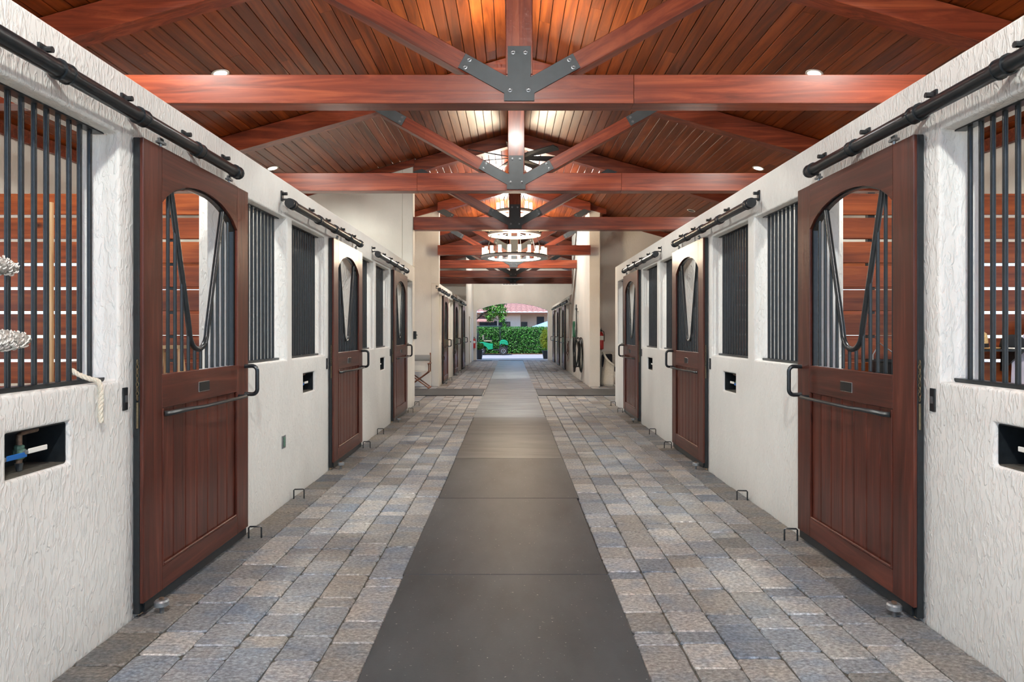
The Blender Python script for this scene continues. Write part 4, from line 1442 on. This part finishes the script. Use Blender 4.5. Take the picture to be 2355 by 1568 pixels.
# white service door in the left end wall, sign above the arch, grate
door_n += 1
t = struct('door_%d' % door_n, 'plain white service door in the left wall near the archway', 'door', (-XW[-1], 30.7, 0))
obj('leaf', MB().box(0.0005, 0.03, 0.0, 0.95, 0.01, 2.1), 'white_paint', t, bevel=0.004)
obj('frame', MB().box(0.0005, 0.045, -0.08, -0.001, 0.001, 2.18).box(0.0005, 0.045, 0.951, 1.03, 0.001, 2.18).box(0.0005, 0.045, -0.001, 0.951, 2.101, 2.18), 'stucco_far', t)
obj('knob', MB().tube([(0.0305, 0.09, 1.0), (0.08, 0.09, 1.0)], 0.025, 10), 'steel', t)
t = thing('wall_sign', 'narrow white sign with a dark line of lettering above the archway', 'sign', (0.07, Y1 - 0.02, 3.86))
obj('board', MB().box(-0.56, 0.56, 0.0, 0.0195, 0.0, 0.17), 'white_paint', t)
lm = MB()
rx = random.Random(5); x = -0.5
while x < 0.22:
    w = rx.uniform(0.03, 0.16)
    lm.box(x, x + w, -0.003, -0.0005, 0.055, 0.105); x += w + 0.025
obj('lettering', lm, 'steel', t)
tag(obj('door_mat', MB().box(-0.45, 0.45, -0.25, 0.25, 0.0035, 0.016), 'rubber', loc=(-1.42, 33.4, 0), bevel=0.004), 'small dark door mat inside the left of the archway', 'door mat')

# ------------------------------------------------------------------ outside the archway
def leaves(mb, n, pick, size, rr):
    for q in range(n):
        p, out = pick(rr)
        a = Vector((rr.gauss(0, 1), rr.gauss(0, 1), rr.gauss(0, 1)))
        nrm = (Vector(out) + a * 0.55).normalized()
        u = nrm.cross(Vector((rr.gauss(0, 1), rr.gauss(0, 1), rr.gauss(0, 1)))).normalized()
        w = nrm.cross(u)
        L = size * rr.uniform(0.6, 1.3)
        P = Vector(p)
        mb.add([P - u * L, P + w * L * 0.42 + nrm * L * 0.1, P + u * L, P - w * L * 0.42 + nrm * L * 0.1], [(0, 1, 2, 3)])
rr = random.Random(11)
HX0, HX1, HY0, HY1, HZ = -7.0, 7.0, 44.2, 45.4, 1.72
def pick_hedge(r):
    k = r.random()
    if k < 0.78:
        return (r.uniform(HX0, HX1), HY0 + r.uniform(-0.10, 0.12), r.uniform(0.03, HZ)), (0, -1, 0.35)
    return (r.uniform(HX0, HX1), r.uniform(HY0, HY1), HZ + r.uniform(-0.08, 0.09)), (0, -0.2, 1)
t = thing('clipped_hedge', 'long clipped green hedge beyond the archway', 'hedge', (0, 0, 0))
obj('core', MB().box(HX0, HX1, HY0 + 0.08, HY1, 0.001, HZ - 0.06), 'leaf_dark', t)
mb = MB(); leaves(mb, 15000, pick_hedge, 0.062, rr)
me = bpy.data.meshes.new('foliage'); me.from_pydata(mb.v, [], mb.f); me.materials.append(M['leaf'])
o = link('foliage', me, t); o['kind'] = 'stuff'

t = thing('leaning_tree', 'leafy tree with a leaning trunk at the left behind the hedge', 'tree', (-3.6, 47.5, 0))
obj('trunk', MB().tube([(0, 0, 0), (0.25, 0, 1.1), (0.75, 0, 2.1), (1.5, 0, 2.75), (2.5, 0, 3.15)], [0.17, 0.14, 0.11, 0.08, 0.03], 8), 'bark', t, smooth=True)
for p in ([(0.75, 0, 2.1), (0.9, 0.2, 3.2), (1.4, 0.2, 4.2)], [(1.5, 0, 2.75), (2.1, -0.2, 2.6), (2.7, -0.3, 2.3)], [(0.35, 0, 1.35), (0.0, 0.1, 2.6), (-0.3, 0.2, 3.6)]):
    obj('branch', MB().tube(p, [0.06, 0.04, 0.015], 6), 'bark', t, smooth=True)
cl = [((2.4, 0, 3.3), 0.75), ((2.9, -0.1, 2.9), 0.5), ((2.95, -0.2, 2.35), 0.32), ((1.7, 0, 3.7), 0.8), ((2.1, -0.2, 2.55), 0.42), ((0.8, 0.2, 4.2), 0.9), ((2.8, 0, 3.8), 0.6), ((3.1, -0.2, 1.95), 0.2)]
def pick_tree(r):
    c, R_ = r.choices(cl, [b ** 2 for a, b in cl])[0]
    v = Vector((r.gauss(0, 1), r.gauss(0, 1), r.gauss(0, 1))).normalized()
    d = v * R_ * r.uniform(0.45, 1.0)
    return (c[0] + d.x, c[1] + d.y, c[2] + d.z), (v.x, v.y, v.z + 0.4)
mb = MB(); leaves(mb, 3600, pick_tree, 0.095, rr)
me = bpy.data.meshes.new('foliage'); me.from_pydata(mb.v, [], mb.f); me.materials.append(M['leaf_tree'])
o = link('foliage', me, t); o['kind'] = 'stuff'

def shrub(x, y, h, r_, mat, n, label, pot_h=0.5):
    t = thing('potted_shrub', label, 'potted shrub', (x, y, -0.01))
    obj('pot', MB().lathe([(0.14, 0.0005), (0.20, pot_h - 0.05), (0.225, pot_h - 0.04), (0.225, pot_h), (0.18, pot_h)], 16), 'terracotta', t, smooth=True)
    obj('stem', MB().tube([(0, 0, pot_h), (0, 0, pot_h + h * 0.7)], 0.02, 6), 'bark', t)
    def pk(r):
        v = Vector((r.gauss(0, 1), r.gauss(0, 1), r.gauss(0, 1))).normalized()
        d = r.uniform(0.5, 1)
        return (v.x * r_ * d, v.y * r_ * d, pot_h + h / 2 + v.z * h / 2 * d), tuple(v)
    mb = MB(); leaves(mb, n, pk, 0.06, rr)
    me = bpy.data.meshes.new('foliage'); me.from_pydata(mb.v, [], mb.f); me.materials.append(M[mat])
    o = link('foliage', me, t); o['kind'] = 'stuff'
shrub(-1.72, 35.4, 0.42, 0.26, 'leaf_tree', 500, 'low green plant in a black pot left outside the archway', 0.5)
shrub(1.88, 36.0, 1.25, 0.34, 'leaf_yellow', 1100, 'tall yellow green shrub in a black pot right outside the archway', 0.45)

# golf cart, nose to the right
t = thing('golf_cart', 'emerald green golf cart parked in front of the hedge', 'golf cart', (-1.25, 42.4, -0.019))
def rot_body(mb): return mb
obj('rear_body', MB().prism([(-1.15, 0.34), (-1.18, 0.62), (-0.95, 0.80), (-0.55, 0.83), (-0.1, 0.74), (0.08, 0.72), (0.08, 0.38), (-0.22, 0.34), (-0.34, 0.52), (-0.52, 0.60), (-0.72, 0.60), (-0.90, 0.50), (-0.98, 0.34)], 1, -0.58, 0.58), 'cart_green', t, bevel=0.03, seg=2)
obj('front_cowl', MB().prism([(0.50, 0.62), (0.52, 0.88), (0.62, 0.97), (0.80, 0.98), (1.0, 0.88), (1.07, 0.68), (0.98, 0.62), (0.78, 0.70)], 1, -0.55, 0.55), 'cart_green', t, bevel=0.03, seg=2)
obj('floor_pan', MB().prism([(0.08, 0.30), (0.08, 0.37), (0.42, 0.37), (0.58, 0.72), (0.68, 0.72), (0.52, 0.30)], 1, -0.55, 0.55), 'steel', t)
obj('front_bumper', MB().box(0.82, 1.02, -0.45, 0.45, 0.38, 0.60), 'steel', t, bevel=0.02)
obj('seat', MB().box(-0.50, 0.02, -0.50, 0.50, 0.845, 0.94), 'seat', t, bevel=0.03, seg=2)
obj('seat_back', MB().box(-0.58, -0.50, -0.50, 0.50, 0.95, 1.28), 'seat', t, bevel=0.03, seg=2)
obj('canopy_roof', MB().box(-1.25, 0.55, -0.60, 0.60, 1.80, 1.86), 'cart_dark', t, bevel=0.025, seg=2)
for yy in (-0.52, 0.52):
    obj('roof_post', MB().tube([(0.56, yy, 0.9), (0.50, yy, 1.80)], 0.016, 6), 'steel', t)
    obj('roof_post', MB().tube([(-0.80, yy, 0.8), (-0.90, yy, 1.80)], 0.016, 6), 'steel', t)
    obj('arm_rail', MB().tube([(-0.45, yy, 0.94), (-0.40, yy, 1.10), (-0.15, yy, 1.10), (0.0, yy, 0.94)], 0.012, 5), 'steel', t)
    for xx in (-0.66, 0.74):
        w = obj('tyre', MB().lathe([(0.14, -0.08), (0.24, -0.085), (0.265, -0.05), (0.265, 0.05), (0.24, 0.085), (0.14, 0.08)], 22, (xx, yy, 0.265), 1), 'tyre', t, smooth=True)
        sg = -1 if yy < 0 else 1
        obj('rim', MB().lathe([(0.02, sg * 0.082), (0.09, sg * 0.07), (0.138, sg * 0.09), (0.138, sg * 0.05)], 16, (xx, yy, 0.265), 1), 'chrome', w, smooth=True)
obj('steering_wheel', MB().tube([(0.42 + 0.06 * math.cos(2 * PI * k / 14), -0.25 + 0.16 * math.cos(2 * PI * k / 14 + PI / 2), 1.05 + 0.14 * math.sin(2 * PI * k / 14 + 0.3)) for k in range(14)], 0.012, 5, closed=True), 'steel', t)
obj('golf_bag', MB().lathe([(0.10, 0.62), (0.14, 0.70), (0.15, 1.15), (0.08, 1.22)], 12, (-1.02, 0.0, 0.21)), 'gusset', t, smooth=True)

# house behind the hedge
HYF = 62.0
t = thing('tiled_house', 'cream house with a pink clay tile roof beyond the hedge', 'house', (0, HYF, 0))
obj('wall', MB().box(-12, 0.85, 0.0, 8.0, 0.0, 3.15), 'house', t)
obj('recessed_wall', MB().box(0.851, 12, 1.6, 8.0, 0.0, 3.15), 'house', t)
# barrel tile roof
EZ, EY = 3.22, -0.9
mb = MB(); vs = []; nxx = 26 * 8; courses = 12
for c in range(courses):
    for e in (0, 1):
        y = EY + (c + e) * 0.36
        z = EZ + (y - EY) * 0.42 + (0.05 if e == 0 else 0.0)
        for i in range(nxx + 1):
            x = -6.5 + 13.0 * i / nxx
            vs.append((x, y, z + 0.07 * abs(math.sin(i * PI / 8))))
fs = []
for rws in range(courses * 2 - 1):
    for i in range(nxx):
        fs.append((rws * (nxx + 1) + i, rws * (nxx + 1) + i + 1, (rws + 1) * (nxx + 1) + i + 1, (rws + 1) * (nxx + 1) + i))
mb.add(vs, fs)
obj('tile_roof', mb, 'tile', t)
obj('soffit', MB().box(-12, 12, EY + 0.05, 8.0, 3.151, 3.20), 'house', t)
obj('fascia', MB().box(-6.5, 6.5, EY - 0.02, EY + 0.045, 3.08, 3.24), 'leather', t)
def house_window(x0, x1, z0, z1, y):
    w = obj('window', MB().box(x0, x1, y - 0.05, y - 0.001, z0, z1), 'steel', t)
    n = max(1, int((x1 - x0) / 0.7))
    for k in range(n):
        a = x0 + 0.06 + (x1 - x0 - 0.06) * k / n
        obj('pane', MB().box(a, a + (x1 - x0 - 0.06) / n - 0.06, y - 0.06, y - 0.0505, z0 + 0.06, z1 - 0.06), 'glass', w)
house_window(-3.0, -1.35, 1.2, 2.45, 0.0)
house_window(-1.2, -0.1, 1.0, 2.4, 0.0)
house_window(0.95, 1.55, 0.9, 2.4, 1.6)
house_window(2.45, 3.15, 1.0, 2.9, 1.6)
pr_ = obj('porch_roof', MB().prism([(-1.2, 2.35), (0.0, 2.85), (0.0, 2.95), (-1.2, 2.45)], 0, -4.2, -1.6), 'tile', t)
t = thing('patio_umbrella', 'pale blue patio umbrella at the right behind the hedge', 'umbrella', (3.05, 56.5, 0))
obj('pole', MB().tube([(0, 0, 0), (0, 0, 2.25)], 0.025, 8), 'steel', t)
mb = MB(); vs = [(0, 0, 2.35)] + [(1.35 * math.cos(2 * PI * k / 8), 1.35 * math.sin(2 * PI * k / 8), 1.88) for k in range(8)]
mb.add(vs, [(0, 1 + k, 1 + (k + 1) % 8) for k in range(8)])
o = obj('canopy', mb, 'umbrella', t); o.modifiers.new('thick', 'SOLIDIFY').thickness = 0.015
print('single pavers', npav, 'objects', len(bpy.data.objects))
